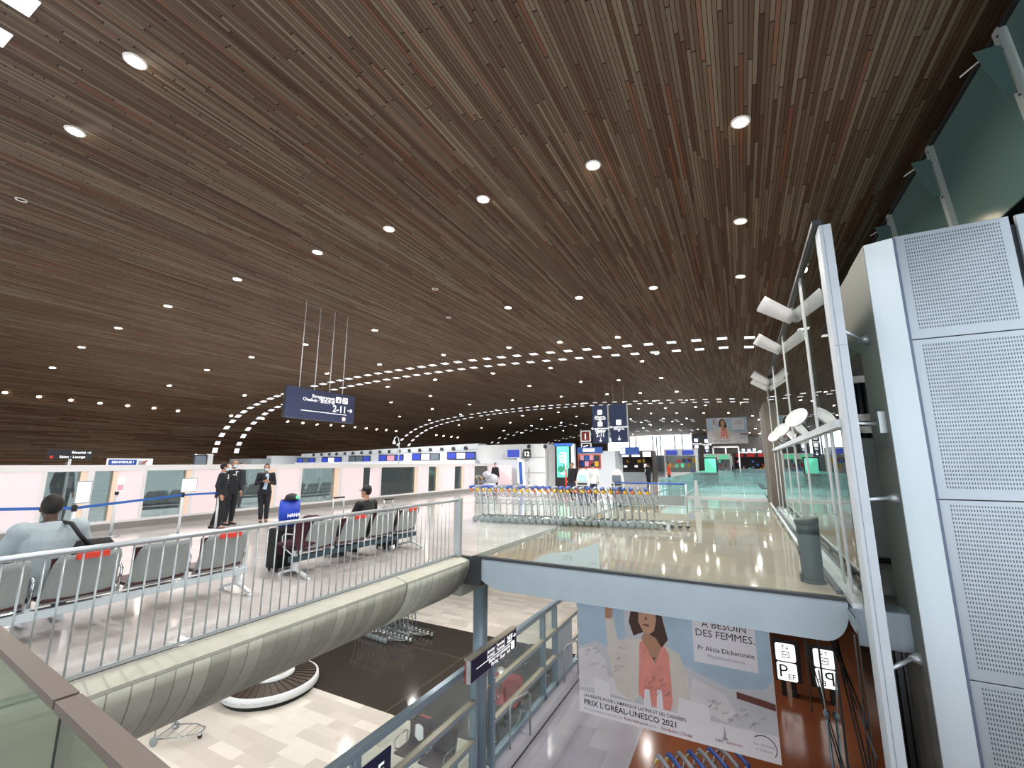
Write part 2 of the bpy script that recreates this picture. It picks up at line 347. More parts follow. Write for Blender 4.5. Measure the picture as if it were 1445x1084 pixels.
# ---- floors
def slab(name, x0, x1, y0, y1, z, m, th=.12):
    return struct(MB().box(x0, x1, y0, y1, z - th, z).build(name, m))
slab('floor', -39, -4.98, -8, 7.42, 0, 'floor_stone', .06)
slab('floor.001', -39, -4.72, 7.42, 100, 0, 'floor_stone')
slab('floor.002', -4.45, 1.06, 7.42, 24.6, 0, 'floor_deck')
slab('trim_1', -4.72, -4.45, 7.42, 40, 0.0, mat('floor_strip', '6e726c', .25))
slab('floor.003', -4.45, -2.9, 24.6, 100, 0, 'floor_deck')
slab('floor.004', -2.9, 3.6, 46, 100, 0, 'floor_deck')
slab('floor.005', 1.3, 3.6, 8.4, 46, 0, 'floor_stone')
slab('floor.006', -4.98, 2.5, -8, .62, 0, 'floor_stone')
# arrivals level
slab('floor.007', -39, -5.2, 15, 60, LOW, 'floor_marble'); slab('floor.008', -39, -5.2, -8, 9.5, LOW, 'floor_marble')
slab('floor.009', -39, -14.5, 9.5, 15, LOW, 'floor_marble'); slab('floor.010', -14.5, -5.2, 9.5, 15, LOW, 'floor_dark')
slab('floor.011', -5.2, -2.63, -8, 60, LOW, 'floor_lilac'); slab('floor.012', -2.63, 4.2, -8, 60, LOW, 'floor_brown')
slab('trim_2', -4.80, -4.765, 2, 40, LOW + .002, 'black', .004)
struct(MB().box(4.2, 4.4, -8, 60, LOW - .1, -.2).build('wall_right', 'lowwall'))
struct(MB().box(-39, 4.4, 60, 60.3, LOW - .1, -.2).build('wall_back', 'wallwhite'))
struct(MB().box(-39.3, -39, -8, 60, LOW - .1, -.1).build('wall_left', 'wallwhite'))

# ---- concrete edge of the bridge deck
def beam_profile(first):
    P = [(-5.02, -.001), (-4.74, -.068)] if first else [(-4.735, -.105)]
    if first: return P + [(-4.74, -.1), (-5.02, -.1)]
    a, bb = 1.665, .957
    P += [(-6.4 + a * math.cos(t), -.105 + -bb * math.sin(t)) for t in [PI / 2 * k / 14 for k in range(1, 15)]]
    return P + [(-6.4, -.4), (-5.2, -.105)]
def ext(prof, y0, y1, mb):
    return mb.prism(prof, (0, y0, 0), (1, 0, 0), (0, 0, 1), (0, y1 - y0, 0))
t = thing('bridge_edge_beam', 'long pale concrete beam with rounded ribbed belly edging the bridge deck', 'concrete beam', (-5, 3, -.1)); t['kind'] = 'structure'
for (y0, y1) in ((-3, 5.585), (5.6, 7.36)):
    o = ext(beam_profile(True), y0, y1, MB()).build('coping', 'conc', t)
    o = ext(beam_profile(False), y0, y1, MB()).build('ribbed_belly', 'ribbed', t)
    for p in o.data.polygons: p.use_smooth = len(p.vertices) == 4
j = MB(); j.box(-5.0, -4.765, -3, 7.34, -.104, -.098); j.build('shadow_joint', 'joint', t)
j = MB(); ext([(x * .995 - .03, z * .98) for x, z in beam_profile(False)], 5.58, 5.605, j); j.build('cross_joint', 'joint', t)
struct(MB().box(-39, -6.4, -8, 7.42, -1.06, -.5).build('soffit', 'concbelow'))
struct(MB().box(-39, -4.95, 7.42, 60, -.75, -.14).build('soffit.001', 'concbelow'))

# ---- landing with the boat-shaped fascia
def boat(x0, x1, zt, zb, rl, rr, n=10):
    P = [(x0, zt), (x1, zt)]
    P += [(x1 - rr + rr * math.cos(PI / 2 * k / n), zt - .1 - (zt - .1 - zb) * math.sin(PI / 2 * k / n)) for k in range(n + 1)]
    P += [(x0 + rl - rl * math.sin(PI / 2 * k / n), zb + (zt - .1 - zb) * (1 - math.cos(PI / 2 * k / n))) for k in range(n + 1)]
    return P
fa = ext(boat(-4.68, 1.06, -.03, -.545, .72, .30), 7.40, 7.47, MB()).build('landing_fascia', 'fascia'); struct(fa)
struct(ext(boat(-4.6, 1.0, -.122, -.53, .7, .3), 7.48, 60, MB()).build('landing_soffit', 'concbelow'))
struct(MB().box(-4.68, 1.06, 7.38, 7.47, -.03, .012).build('trim_3', 'dark'))
# landing balustrade
t = thing('glass_balustrade', 'frameless clear glass balustrade along the front edge of the landing', 'balustrade', (-1.8, 7.44, 0))
xs = [-4.62, -3.44, -1.71, 0.0, 1.08]
for a, c in zip(xs, xs[1:]):
    MB().box(a + .006, c - .006, 7.432, 7.448, .012, 1.06).build('glass_panel', 'glass_clear', t)
MB().box(-4.62, 1.08, 7.428, 7.452, 1.06, 1.068).build('top_edge', mat('glass_edge', '7fa39b', .2), t)
# printed film low on the balustrade
t = thing('glass_film', 'white curved printed film stuck low on the landing glass', 'sticker', (-2.8, 7.455, .1))
MB().prism([(-3.44, .02), (-2.24, .02), (-2.25, .44), (-2.45, .345), (-2.65, .275), (-2.85, .225), (-3.0, .205), (-3.15, .175), (-3.3, .115)], (0, 7.450, 0), (1, 0, 0), (0, 0, 1), (0, .003, 0)).build('film', mat('film_white', 'f1f1f2', .5), t)
m = MB(); m.text('PARIS', .05, (-2.3, 7.449, .075), (-1, 0, 0), (0, 0, 1), ext=-.0005); m.text('ETE', .1, (-2.72, 7.449, .1), (-1, 0, 0), (0, 0, 1), ext=-.0005)
m.build('lettering', mat('film_print', 'bfc3ca', .5), t)

# ---- backlit partition at the left, x = -15
t = thing('wall_left.001', 'low white partition of glowing pink panels and windows behind the benches', 'partition wall', (-15, 10, 0)); t['kind'] = 'structure'
WX = -15.0
segs = [('p', -4, -1.1), ('f', -1.1, -.9), ('p', -.9, 1.9), ('f', 1.9, 2.0), ('p', 2.0, 4.28), ('f', 4.28, 4.37), ('w', 4.37, 5.0), ('e', 5.0, 5.12), ('f', 5.12, 5.26), ('w', 5.26, 5.66), ('e', 5.66, 5.77), ('p', 5.77, 6.31), ('f', 6.31, 6.40), ('w', 6.40, 7.42), ('e', 7.42, 7.56),
        ('f', 7.56, 7.64), ('p', 7.64, 8.68), ('f', 8.68, 8.81), ('w', 8.81, 10.0), ('e', 10.0, 10.3), ('f', 10.3, 10.42), ('p', 10.42, 11.28), ('f', 11.28, 11.40), ('w', 11.40, 12.95), ('e', 12.95, 13.15), ('f', 13.15, 13.3), ('p', 13.3, 14.5), ('w', 14.55, 14.93), ('p', 15.0, 15.5), ('f', 15.5, 15.6),
        ('w', 15.6, 18.0), ('e', 18.0, 18.2), ('f', 18.2, 18.26), ('p', 18.26, 19.12), ('w', 19.16, 19.8), ('e', 19.8, 19.95), ('f', 19.95, 20.4), ('p', 20.4, 21.55), ('w', 21.6, 22.3), ('e', 22.3, 22.5), ('p', 22.56, 23.7), ('w', 23.76, 25.3), ('f', 25.3, 25.5), ('p', 25.5, 29.0), ('f', 29.0, 29.3)]
fr = MB(); fr.box(WX - .25, WX + .02, -4, 29.3, 1.53, 1.69); fr.box(WX - .25, WX + .02, -4, 29.3, .17, .24)
wn = 0
for k, y0, y1 in segs:
    if k == 'f': fr.box(WX - .25, WX + .015, y0, y1, .24, 1.53)
    elif k == 'p': MB().box(WX - .2, WX, y0, y1, .24, 1.53).build('backlit_panel', 'palepanel', t)
    elif k == 'e': MB().box(WX - .2, WX - .02, y0, y1, .24, 1.53).build('edge_panel', 'peach', t)
    else:
        wn += 1; struct(MB().box(WX - .07, WX - .05, y0, y1, .24, 1.53).build('window_%d' % wn, 'glass_booth', None))
fr.build('frame', 'wallwhite', t)
pl = MB(); pl.box(WX - .2, WX + .035, -4, 29.3, 0, .17)
for y in range(-3, 29, 3): pl.box(WX + .03, WX + .04, y, y + .02, .0, .17)
pl.build('plinth', 'plinth', t)
# pale wall far behind the booths so the windows look on to something
struct(MB().box(-24.2, -24, -4, 22, 0, 1.5).build('wall_left.002', mat('rear_grey', 'b4bcbd', .5)))

# ---- right-hand glazed screen, x = 1.15
GX = 1.15
t = thing('wall_right.001', 'tall glazed screen with slim steel mullions beside the landing', 'glass wall', (GX, 14, 0)); t['kind'] = 'structure'
mys = [8.76, 12.7, 16.7, 20.6]
wy = [6.9, 8.76, 12.7, 16.7, 20.6]
for y in mys:
    for d in (-.07, .07): MB().box(GX - .012, GX + .03, y + d - .022, y + d + .022, 2.27, 4.96).build('upper_mullion', 'alu', t)
for y in [7.6, 8.1, 10.6, 12.7, 14.7, 16.7, 18.6, 20.5]:
    for d in (-.05, .05): MB().box(GX - .012, GX + .03, y + d - .016, y + d + .016, 0, 2.2).build('lower_mullion', 'alu', t)
MB().box(GX - .06, GX + .07, 6.8, 21, 2.19, 2.29).build('transom', 'steel', t)
MB().box(GX - .05, GX + .06, 6.7, 21, 4.92, 4.98).build('top_rail', 'dark', t)
MB().box(GX - .1, GX + .06, 7.0, 21, .0, .06).build('sill', 'steel', t)
n = wn
for a, c in zip(wy, wy[1:]):
    n += 1; struct(MB().box(GX, GX + .012, a, c, .06, 4.92).build('window_%d' % n, 'glass_wall'))
wn = n
for x0 in (.78,):    # kerb rail at the foot of the glass
    MB().tube([(x0 + .1, 8.35, .12), (x0 + .1, 21, .12)], .045).build('kerb_rail', 'steel', t)
    kb = MB()
    for y in range(9, 21, 2): kb.box(x0 + .07, x0 + .13, y, y + .05, 0, .12)
    kb.box(.98, 1.07, 7.6, 21, 0, .05); kb.build('kerb', 'dark', t)
# white end post
t = thing('end_post', 'tall white painted steel end post of the glazed screen', 'post', (1.2, 6.7, LOW)); t['kind'] = 'structure'
MB().box(1.15, 1.285, 6.6, 6.94, LOW, 4.85, bev=.008).build('post', 'post', t)
s_ = MB(); s_.box(1.19, 1.196, 6.597, 6.601, LOW, 4.85); s_.box(1.15, 1.285, 6.598, 6.601, 3.2, 3.206); s_.build('seam', mat('post_seam', '8d98a2', .5), t)
# taupe pier closing the screen
tp = MB().box(.92, 1.25, 20.6, 24.4, 0, 4.2, bev=.03).build('pier', 'taupe'); struct(tp)
struct(MB().box(1.3, 3.6, 24.3, 24.5, 0, 4.9).build('wall_right.002', 'isl'))
# things glimpsed through the screen: corridor panels
for i, (x, y, w, h, m_) in enumerate([(2.3, 10.4, .9, 2.2, 'isl'), (2.0, 13.5, .8, 2.6, 'post'), (1.9, 15.6, .5, 1.4, 'taupe'), (1.9, 17.6, .5, 2.0, 'isl'), (1.85, 19.3, .5, 1.3, 'taupe'), (2.7, 21.0, 1.2, 2.7, 'post')]):
    o = thing('info_column', '%s free-standing column, %s behind the glazed screen counted from the end post' % ('taupe' if m_ == 'taupe' else 'white', ORD[i]), 'column', (x, y, 0), 'columns behind the glazed screen')
    MB().box(x - w / 2, x + w / 2, y - .15, y + .15, .08, h, bev=.03).build('body', m_, o); MB().box(x - w / 2 - .03, x + w / 2 + .03, y - .18, y + .18, 0, .08).build('base', 'dark', o)

# ---- metal tower with perforated sheets
t = thing('lift_tower', 'tall metal lift tower clad in perforated pale grey sheets', 'tower', (2.6, 7.5, LOW)); t['kind'] = 'structure'
TY, TX = 7.07, 1.7
MB().box(TX - .006, TX + .02, TY + .035, 8.0, LOW, 4.66).build('side_cladding', 'towerside', t)
h = MB(); h.prism([(8.0, 4.66), (10.6, 4.66), (10.6, 4.2), (8.0, 3.35)], (TX, 0, 0), (0, 1, 0), (0, 0, 1), (.02, 0, 0)); h.build('side_header', 'towerside', t)
MB().prism([(TX, TY + .03), (1.985, TY - .06), (1.985, 7.2), (TX + .03, 7.2)], (0, 0, LOW), (1, 0, 0), (0, 1, 0), (0, 0, 4.66 - LOW)).build('edge_strip', 'strip', t)
MB().box(1.987, 2.02, TY - .04, TY + .2, LOW, 4.66).build('shadow_gap', mat('gap_blue', '5f6b80', .5), t)
MB().box(2.0, 5.4, TY + .06, 8.0, LOW, 4.6).build('core', 'dark', t)
MB().box(2.0, 5.4, 8.0, 8.05, LOW, 4.6).build('rear_cladding', 'towerside', t)
seams = [4.70, 3.28, 1.32, -.62, -2.56, LOW]
for x0, x1, holes in ((2.02, 3.10, True), (3.16, 4.3, False), (4.34, 5.4, False)):
    for zt, zb in zip(seams, seams[1:]):
        b = MB(); uvl = b.bm.loops.layers.uv.new('UVMap'); b.mi = 1
        b.box(x0, x1, TY, TY + .05, zb + .006, zt - .006, bev=.004)
        if holes:
            b.mi = 0; a0, a1, c0, c1 = x0 + .10, x1 - .08, zb + .13, zt - .06
            vs = [b.bm.verts.new((x, TY - .0015, z)) for x, z in ((a0, c0), (a1, c0), (a1, c1), (a0, c1))]; f = b._f(vs)
            for lp, q in zip(f.loops, ((0, 0), (a1 - a0, 0), (a1 - a0, c1 - c0), (0, c1 - c0))): lp[uvl].uv = q
        o = b.build('perforated_sheet' if holes else 'plain_sheet', [MATS['perf'], mat('sheet_metal', 'abb5bd', .42, .3)], t)
# stand-off arms between the post and the tower
for i, (y, z) in enumerate([(7.5, 3.44), (7.3, 2.25), (7.25, 1.31), (7.32, -.56)]):
    o = thing('standoff_arm', ['uppermost steel stand-off arm between white post and metal tower', 'flat bracket arm below the uppermost arm of the metal tower', 'third steel stand-off arm down between white post and tower', 'lowest steel stand-off arm between white post and metal tower'][i], 'bracket', (1.5, y, z), 'stand-off arms of the lift tower')
    MB().tube([(1.28, 6.8 if i != 1 else 7, z), (1.63, y, z)], .022).build('rod', 'steel', o)
    if i == 1: MB().box(1.62, 1.7, y - .05, y + .05, z - .12, z + .16).build('plate', 'steel', o)
    else: MB().tube([(1.58, y - .03, z), (1.64, y - .01, z), (1.70, y, z)], [.024, .05, .085], 12).build('cone', 'steel', o)
# guide rack seen through the slot
o = thing('lift_guide_rack', 'dark ribbed lift guide rack seen in the slot beside the tower', 'lift machinery', (2.6, 11.5, LOW))
b = MB()
for k in range(9): b.box(2.05 + .11 * k, 2.10 + .11 * k, 11.4, 11.5, LOW, 3.6)
b.build('guide_rails', 'chassis', o)
b = MB()
for z in (-1.6, -.3, .35, .62, 1.5, 2.35, 2.6, 3.4): b.box(2.0, 3.1, 11.3, 11.4, z, z + .14)
b.build('cross_bars', 'isl', o)
b = MB()
for z, w in ((-.9, .3), (-.5, .42), (.0, .3), (-1.3, .5)): b.box(2.35 - w / 2, 2.35 + w / 2, 11.15, 11.3, z, z + .3)
b.build('junction_boxes', 'isl', o)
MB().box(2.0, 3.15, 11.52, 11.6, LOW, 3.7).build('back_plate', 'dark', o)

# ---- clerestory right of the ceiling
t = thing('wall_right.003', 'sloping dark teal clerestory glazing above the tower', 'clerestory', (3.4, 9, 5)); t['kind'] = 'structure'
pz, bz, px_, bx_ = 6.74, 4.9, 3.08, 3.23
for i, y in enumerate((1.9, 4.2, 6.43, 8.6, 10.8, 13.0, 15.2, 17.4)):
    MB().bar((px_, y, pz), (bx_, y, bz), .11, .1, (1, 0, 0)).build('mullion', mat('mullion_grey', '9aa39f', .45, .1), t)
    for f_ in (.06, .16, .5): MB().ball((px_ + (bx_ - px_) * f_ - .055, y - .035, pz + (bz - pz) * f_), .016, seg=6).build('bolt', 'dark', t)
    if i < 7:
        n += 1; y2 = y + 2.2
        struct(MB().prism([(px_ + .02, pz), (bx_ + .02, bz), (bx_ + .04, bz), (px_ + .04, pz)], (0, y + .05, 0), (1, 0, 0), (0, 0, 1), (0, 2.1, 0)).build('window_%d' % n, 'glass_clerestory'))
        MB().bar((px_ - .27, y + .32, pz - .24), (px_ - .06, y - .06, pz - .24), .014, .014).build('glass_edge', 'white', t)
        MB().prism([(px_ - .28, pz - .24), (px_ - .05, pz - .24), (px_ + .0, pz - .9), (px_ - .1, pz - .9)], (0, y - .06, 0), (1, 0, 0), (0, 0, 1), (0, .01, 0)).build('glass_fin', 'glass_clerestory', t)
MB().box(4.38, 4.42, 5, 60, 6.47, 6.52).build('sill_line', 'white', t)
MB().box(3.05, 3.2, -8, 60, pz - .02, 6.78).build('shadow_slot', 'joint', t)
MB().box(3.7, 3.85, -8, 60, 4.75, 4.95).build('sill_beam', 'dark', t)
struct(MB().box(4.5, 4.7, 7.2, 60, -.2, 7.5).build('wall_right.004', mat('outer_taupe', '5d5a54', .6)))
struct(MB().box(3.0, 4.7, -8, 60, 6.9, 7.1).build('ceiling.001', mat('eave_dark', '26221f', .7)))

# ---- far end wall with a daylit opening
t = thing('wall_back.001', 'distant end wall of the hall with a bright daylit opening', 'end wall', (-15, 100, 0)); t['kind'] = 'structure'
MB().box(-39, -27, 99, 99.3, 0, 7).build('end_panel', 'taupe', t); MB().box(-9, 4, 99, 99.3, 0, 7.6).build('end_panel', 'taupe', t)
MB().box(-27, -9, 99.2, 99.4, 3.3, 7.6).build('daylit_glazing', 'far_glow', t); MB().box(-27, -9, 99.2, 99.4, 0, 3.3).build('end_panel', 'islgrey', t)
b = MB()
for x in (-27, -22, -20.6, -17, -16.2, -15.4, -12.5, -11, -9): b.box(x - .12, x + .12, 98.9, 99.15, 0, 7.5)
b.build('frame', 'islgrey', t)

# ---- bridge railing
t = thing('steel_railing', 'long brushed steel railing with thin balusters along the bridge edge', 'railing', (-5, 3.5, 0))
MB().tube([(-5.0, -2.5, 1.03), (-5.0, 7.26, 1.03)], .026, 12).build('handrail', 'steel', t)
MB().box(-5.025, -4.975, -2.5, 7.26, .012, .042).build('bottom_rail', 'steel', t)
proto = None
for k in range(58):
    y = .60 + .117 * k
    if y > 7.15: break
    if proto is None: proto = MB().tube([(-5, y, .04), (-5, y, 1.01)], .0085, 6).build('baluster', 'steel', t)
    else:
        c = proto.copy(); col.objects.link(c); c.parent = t; c.location.y = .117 * k
MB().box(-5.04, -4.90, 7.24, 7.34, .0, 1.07, bev=.01).build('end_post', 'steel', t)
# photographer's own glass balustrade
t = thing('glass_parapet', 'tinted glass parapet with flat brown handrail in the near corner', 'balustrade', (-2, .7, 0))
dy = -.081
def own(x): return .67 + dy * (x + 1.39)
for a, c in ((-4.9, -1.985), (-1.965, .4)):
    MB().bar((a, own(a), 1.0), (c, own(c), 1.0), .062, .028).build('handrail', 'brownrail', t)
    MB().bar((a, own(a) , .48), (c, own(c), .48), .018, 1.0).build('glass_panel', 'glass_green', t)
MB().bar((-1.975, own(-1.975), -.02), (-1.975, own(-1.975), .985), .02, .02, (1, 0, 0)).build('gasket', 'joint', t)
# round column under the corner
o = thing('support_column', 'round blue-grey column carrying the landing corner beside the concrete beam', 'column', (-5.29, 8.68, LOW)); o['kind'] = 'structure'
MB().lathe([(.155, LOW), (.155, -.75)], (-5.29, 8.68, 0)).build('shaft', 'bluesteel', o); MB().lathe([(.21, LOW), (.21, LOW + .03), (.16, LOW + .05)], (-5.29, 8.68, 0)).build('base_ring', 'steel', o)
MB().box(-5.0, -4.5, 7.36, 7.5, -.5, -.01).build('corner_shade_block', 'dark', o)  # dark block stands in for the shade between beam end and fascia

# ================================================================ ceiling lamps and skylights
def lamp_parts(warm, ring):
    b = MB(); b.lathe([(.10, -.012), (.0, -.012)], cap=False, seg=16); b.mi = 0
    return b
LM = {}
def downlight(p, label, group=None, warm=False, split=False):
    tn, nn = ceil_n(p.x); key = (warm, split); q = Vector((p.x, p.y, ceil_z(p.x)))
    rot = nn.to_track_quat('Z', 'Y').to_euler()
    if key not in LM:
        if split:
            o = thing('downlight', label, 'ceiling light', (0, 0, 0), group)
            MB().lathe([(.112, -.06), (.112, .018), (.140, .018), (.146, 0), (.146, -.06)], cap=False, seg=20).build('trim_ring', 'ring', o, local=True)
            MB().lathe([(.11, -.05), (.11, .004), (.02, .012)], seg=20).build('lens', 'lampwarm' if warm else 'lamp', o, local=True)
        else:
            b = MB(); b.lathe([(.10, -.05), (.10, .012), (.02, .016)], seg=12); o = b.build('downlight', 'lampwarm' if warm else 'lamp'); tag(o, label, 'ceiling light', group)
        LM[key] = o
    else: o = dup(LM[key], (0, 0, 0), 0, label, group)
    o.location = q; o.rotation_euler = rot; o['label'] = label
    if group: o['group'] = group
    return o
SPOTS = []
def spot(p, e=230, size=150, name='downlight_beam', warm=False, blend=.7, r=.09):
    ld = bpy.data.lights.new(name, 'SPOT'); ld.energy = e; ld.spot_size = R(size); ld.spot_blend = blend; ld.shadow_soft_size = r; ld.color = (1, .91, .82) if warm else (1, .97, .94)
    o = bpy.data.objects.new(name, ld); col.objects.link(o); o.location = p; SPOTS.append(o)
rows = [('nearest', [(191, 86), (106, 185)]),
 ('big first', [(837, 233), (682, 281), (549, 323), (448, 356), (335, 394), (237, 432), (167, 463), (115, 490), (74, 519)]),
 ('second', [(922, 406), (817, 420), (717, 434), (529, 466), (431, 486), (355, 504), (292, 522), (239, 544)])]
for nm, pts in rows:
    for i, (a, c) in enumerate(pts):
        p = hit_ceiling(a, c)
        lab = ('%s of the two big downlights at the top left of the ceiling' % ['upper', 'lower'][i]) if nm == 'nearest' else '%s downlight from the right in the %s cross row of the wood ceiling' % (ORD[i], nm)
        downlight(p, lab, 'downlights in the wood ceiling', False, True); spot(p + Vector((0, 0, -.12)))
for i, (a, c) in enumerate([(1045, 172), (1045, 312), (1045, 390), (1046, 568)]):
    p = hit_ceiling(a, c); downlight(p, '%s warm downlight from the top in the straight row near the glass wall' % ORD[i], 'downlights in the wood ceiling', i < 3, True); spot(p + Vector((0, 0, -.12)), warm=True)
mid = [(718, 490.6), (790, 483), (871.8, 476), (695.7, 527), (747, 544.7), (776.6, 519.5), (819.6, 539), (873, 536.7), (906, 509.7), (926.5, 499), (933, 533.5), (662.6, 571), (700.5, 578.8), (723, 564.7), (757.8, 573.7), (792, 559.7), (821.5, 569.8), (856.5, 556.5), (880, 567.6),
 (903.6, 554.6), (922.7, 566), (955, 553), (969, 565), (901, 577), (918.6, 583.5), (939, 576), (955, 583), (981.6, 574.6), (995.6, 572), (993, 583), (1028, 582.6), (949, 595), (936, 591), (919, 600), (905, 596), (890, 591.5), (813.5, 587.7), (788, 582), (737, 586.7), (764, 591.5), (792, 596.6), (812.6, 600.7),
 (689, 591.8), (720, 596.6), (750, 601), (771.5, 606), (795, 607.7), (736, 611), (711, 607.7), (679.5, 604), (647.6, 599.8), (650, 585), (962, 599), (969, 590.5), (931.6, 606), (946.6, 606.5), (882, 609), (893, 613), (917, 599), (908, 604), (871, 617), (626, 501), (614, 536), (607, 559), (610, 577.6), (606, 593), (535.6, 514.5), (547, 546), (552, 568), (564, 588), (461.5, 527), (345, 558),
 (1062, 587), (1071, 592), (1066, 605), (1058, 611), (1072, 612), (1040, 604), (1030, 612), (985, 606), (1003, 596), (975, 612), (1012, 611), (940, 617), (905, 617), (958, 622), (985, 621)]
for a, c in mid:
    p = hit_ceiling(a, c)
    if p and p.y < 98: downlight(p, 'small round downlight in the middle and far part of the wood ceiling', 'distant downlights in the wood ceiling')
low_arc = [(7, 554), (55, 560), (100, 564.5), (141, 569), (180, 572.5), (217, 576), (251, 580), (326, 587), (371, 591), (406, 595), (427.5, 597), (447.5, 599), (467, 600), (484, 601.5), (501, 603), (517, 604.5), (531.5, 606), (545, 607), (559, 608.5), (615.6, 614), (626, 615.5), (637, 616.5), (646, 617.5)]
for a, c in low_arc:
    p = hit_ceiling(a, c)
    if p: downlight(p, 'small downlight in the long low row along the curved far side of the vault', 'downlights low on the vault', True)
for i, (a, c) in enumerate([(30, 282), (614, 408), (633, 448)]):
    p = hit_ceiling(a, c); tn, nn = ceil_n(p.x)
    o = MB().lathe([(.075, -.03), (.075, .01), (.1, .01), (.105, -.03)], cap=False, seg=20).build('unlit_lamp', 'ring'); o.location = (p.x, p.y, ceil_z(p.x)); o.rotation_euler = nn.to_track_quat('Z', 'Y').to_euler()
    tag(o, ['unlit ring of a ceiling lamp below the two big top-left downlights', 'unlit lamp ring at the middle of the wood ceiling', 'smaller unlit lamp ring just below the middle one'][i], 'ceiling light', 'unlit ceiling lamps')
# skylights
xsk = []
for q in [(302.5, 642.7), (306.9, 629), (313, 616), (320, 605.5), (328, 596), (336, 588), (344, 581.7), (353.4, 576), (362.4, 571.5), (371.7, 567), (381.6, 563.7), (391, 560), (401, 556.5), (413, 553), (425, 550), (443.5, 545), (456, 542.7), (467.6, 539.8), (480, 537.5), (492, 535.5), (504.5, 533.4), (519, 530.5), (533.6, 528), (548, 526), (562.7, 524), (578.7, 521.5), (594.7, 519), (610.6, 517), (628, 514.5), (646, 512), (667, 510), (687, 508), (707.5, 506), (729.5, 503), (753, 501), (777, 499), (801.7, 496.6), (828, 494), (856, 492), (885, 489), (915, 486.7), (947.5, 484), (982.6, 481.6), (1019, 478.8), (1057.7, 476)]:
    xsk.append(at_y(q[0], q[1], 20.75).x)
SK = None
for bi, (ya, yb) in enumerate(((-.7, 1.1), (20.75, 22.5), (41.6, 43.6), (62.5, 64.5), (83, 85))):
    for y in (ya, yb):
        for k, x in enumerate(xsk):
            if bi == 0 and not (-9.5 < x < -5): continue
            if bi >= 3 and k % 2: continue
            x = max(x, -38.2); tn, nn = ceil_n(x)
            lab = ['square skylight panel at the top left corner of the ceiling', 'square white skylight panel in the nearest double band across the vault', 'white skylight panel in the second double band across the vault', 'small skylight panel in the third double band across the vault', 'tiny skylight panel in the farthest double band across the vault'][bi]
            if SK is None:
                SK = MB().box(-.20, .20, -.19, .19, -.05, .015).build('skylight_panel', 'sky_panel'); tag(SK, lab, 'skylight', 'skylight panels of the vault'); o = SK
            else: o = dup(SK, (0, 0, 0), 0, lab)
            o.location = (x, y, ceil_z(x)); o.rotation_euler = (0, -math.atan2(tn.z, tn.x) + PI, 0); o['group'] = ['skylights at the corner', 'skylights of the nearest band', 'skylights of the second band', 'skylights of the third band', 'skylights of the farthest band'][bi]
# ================================================================ beam benches
def rounded_back(w, zb, zt, xb, xt, th=.018, n=7):
    """curved mesh back seen from behind: leans to +x at the top, bowed across its width"""
    b = MB(); rows_ = []
    for i in range(7):
        f = i / 6; z = zb + (zt - zb) * f; x = xb + (xt - xb) * f + .03 * math.sin(PI * f) * -1 + (.05 * max(0, .2 - f) / .2 * -1)
        hw = w / 2 * (1 - .12 * f) if f < .97 else w / 2 * .80
        rows_.append([(x - .028 * (2 * k / (n - 1) - 1) ** 2, -hw + 2 * hw * k / (n - 1), z) for k in range(n)])
    fr_ = [[b.bm.verts.new(p) for p in r] for r in rows_]; bk = [[b.bm.verts.new((p[0] + th, p[1], p[2])) for p in r] for r in rows_]
    for i in range(6):
        for k in range(n - 1):
            b._f((fr_[i][k], fr_[i][k + 1], fr_[i + 1][k + 1], fr_[i + 1][k]), True); b._f((bk[i][k], bk[i + 1][k], bk[i + 1][k + 1], bk[i][k + 1]), True)
        b._f((fr_[i][0], fr_[i + 1][0], bk[i + 1][0], bk[i][0])); b._f((fr_[i][-1], bk[i][-1], bk[i + 1][-1], fr_[i + 1][-1]))
    for k in range(n - 1):
        b._f((fr_[0][k], bk[0][k], bk[0][k + 1], fr_[0][k + 1])); b._f((fr_[-1][k], fr_[-1][k + 1], bk[-1][k + 1], bk[-1][k]))
    return b
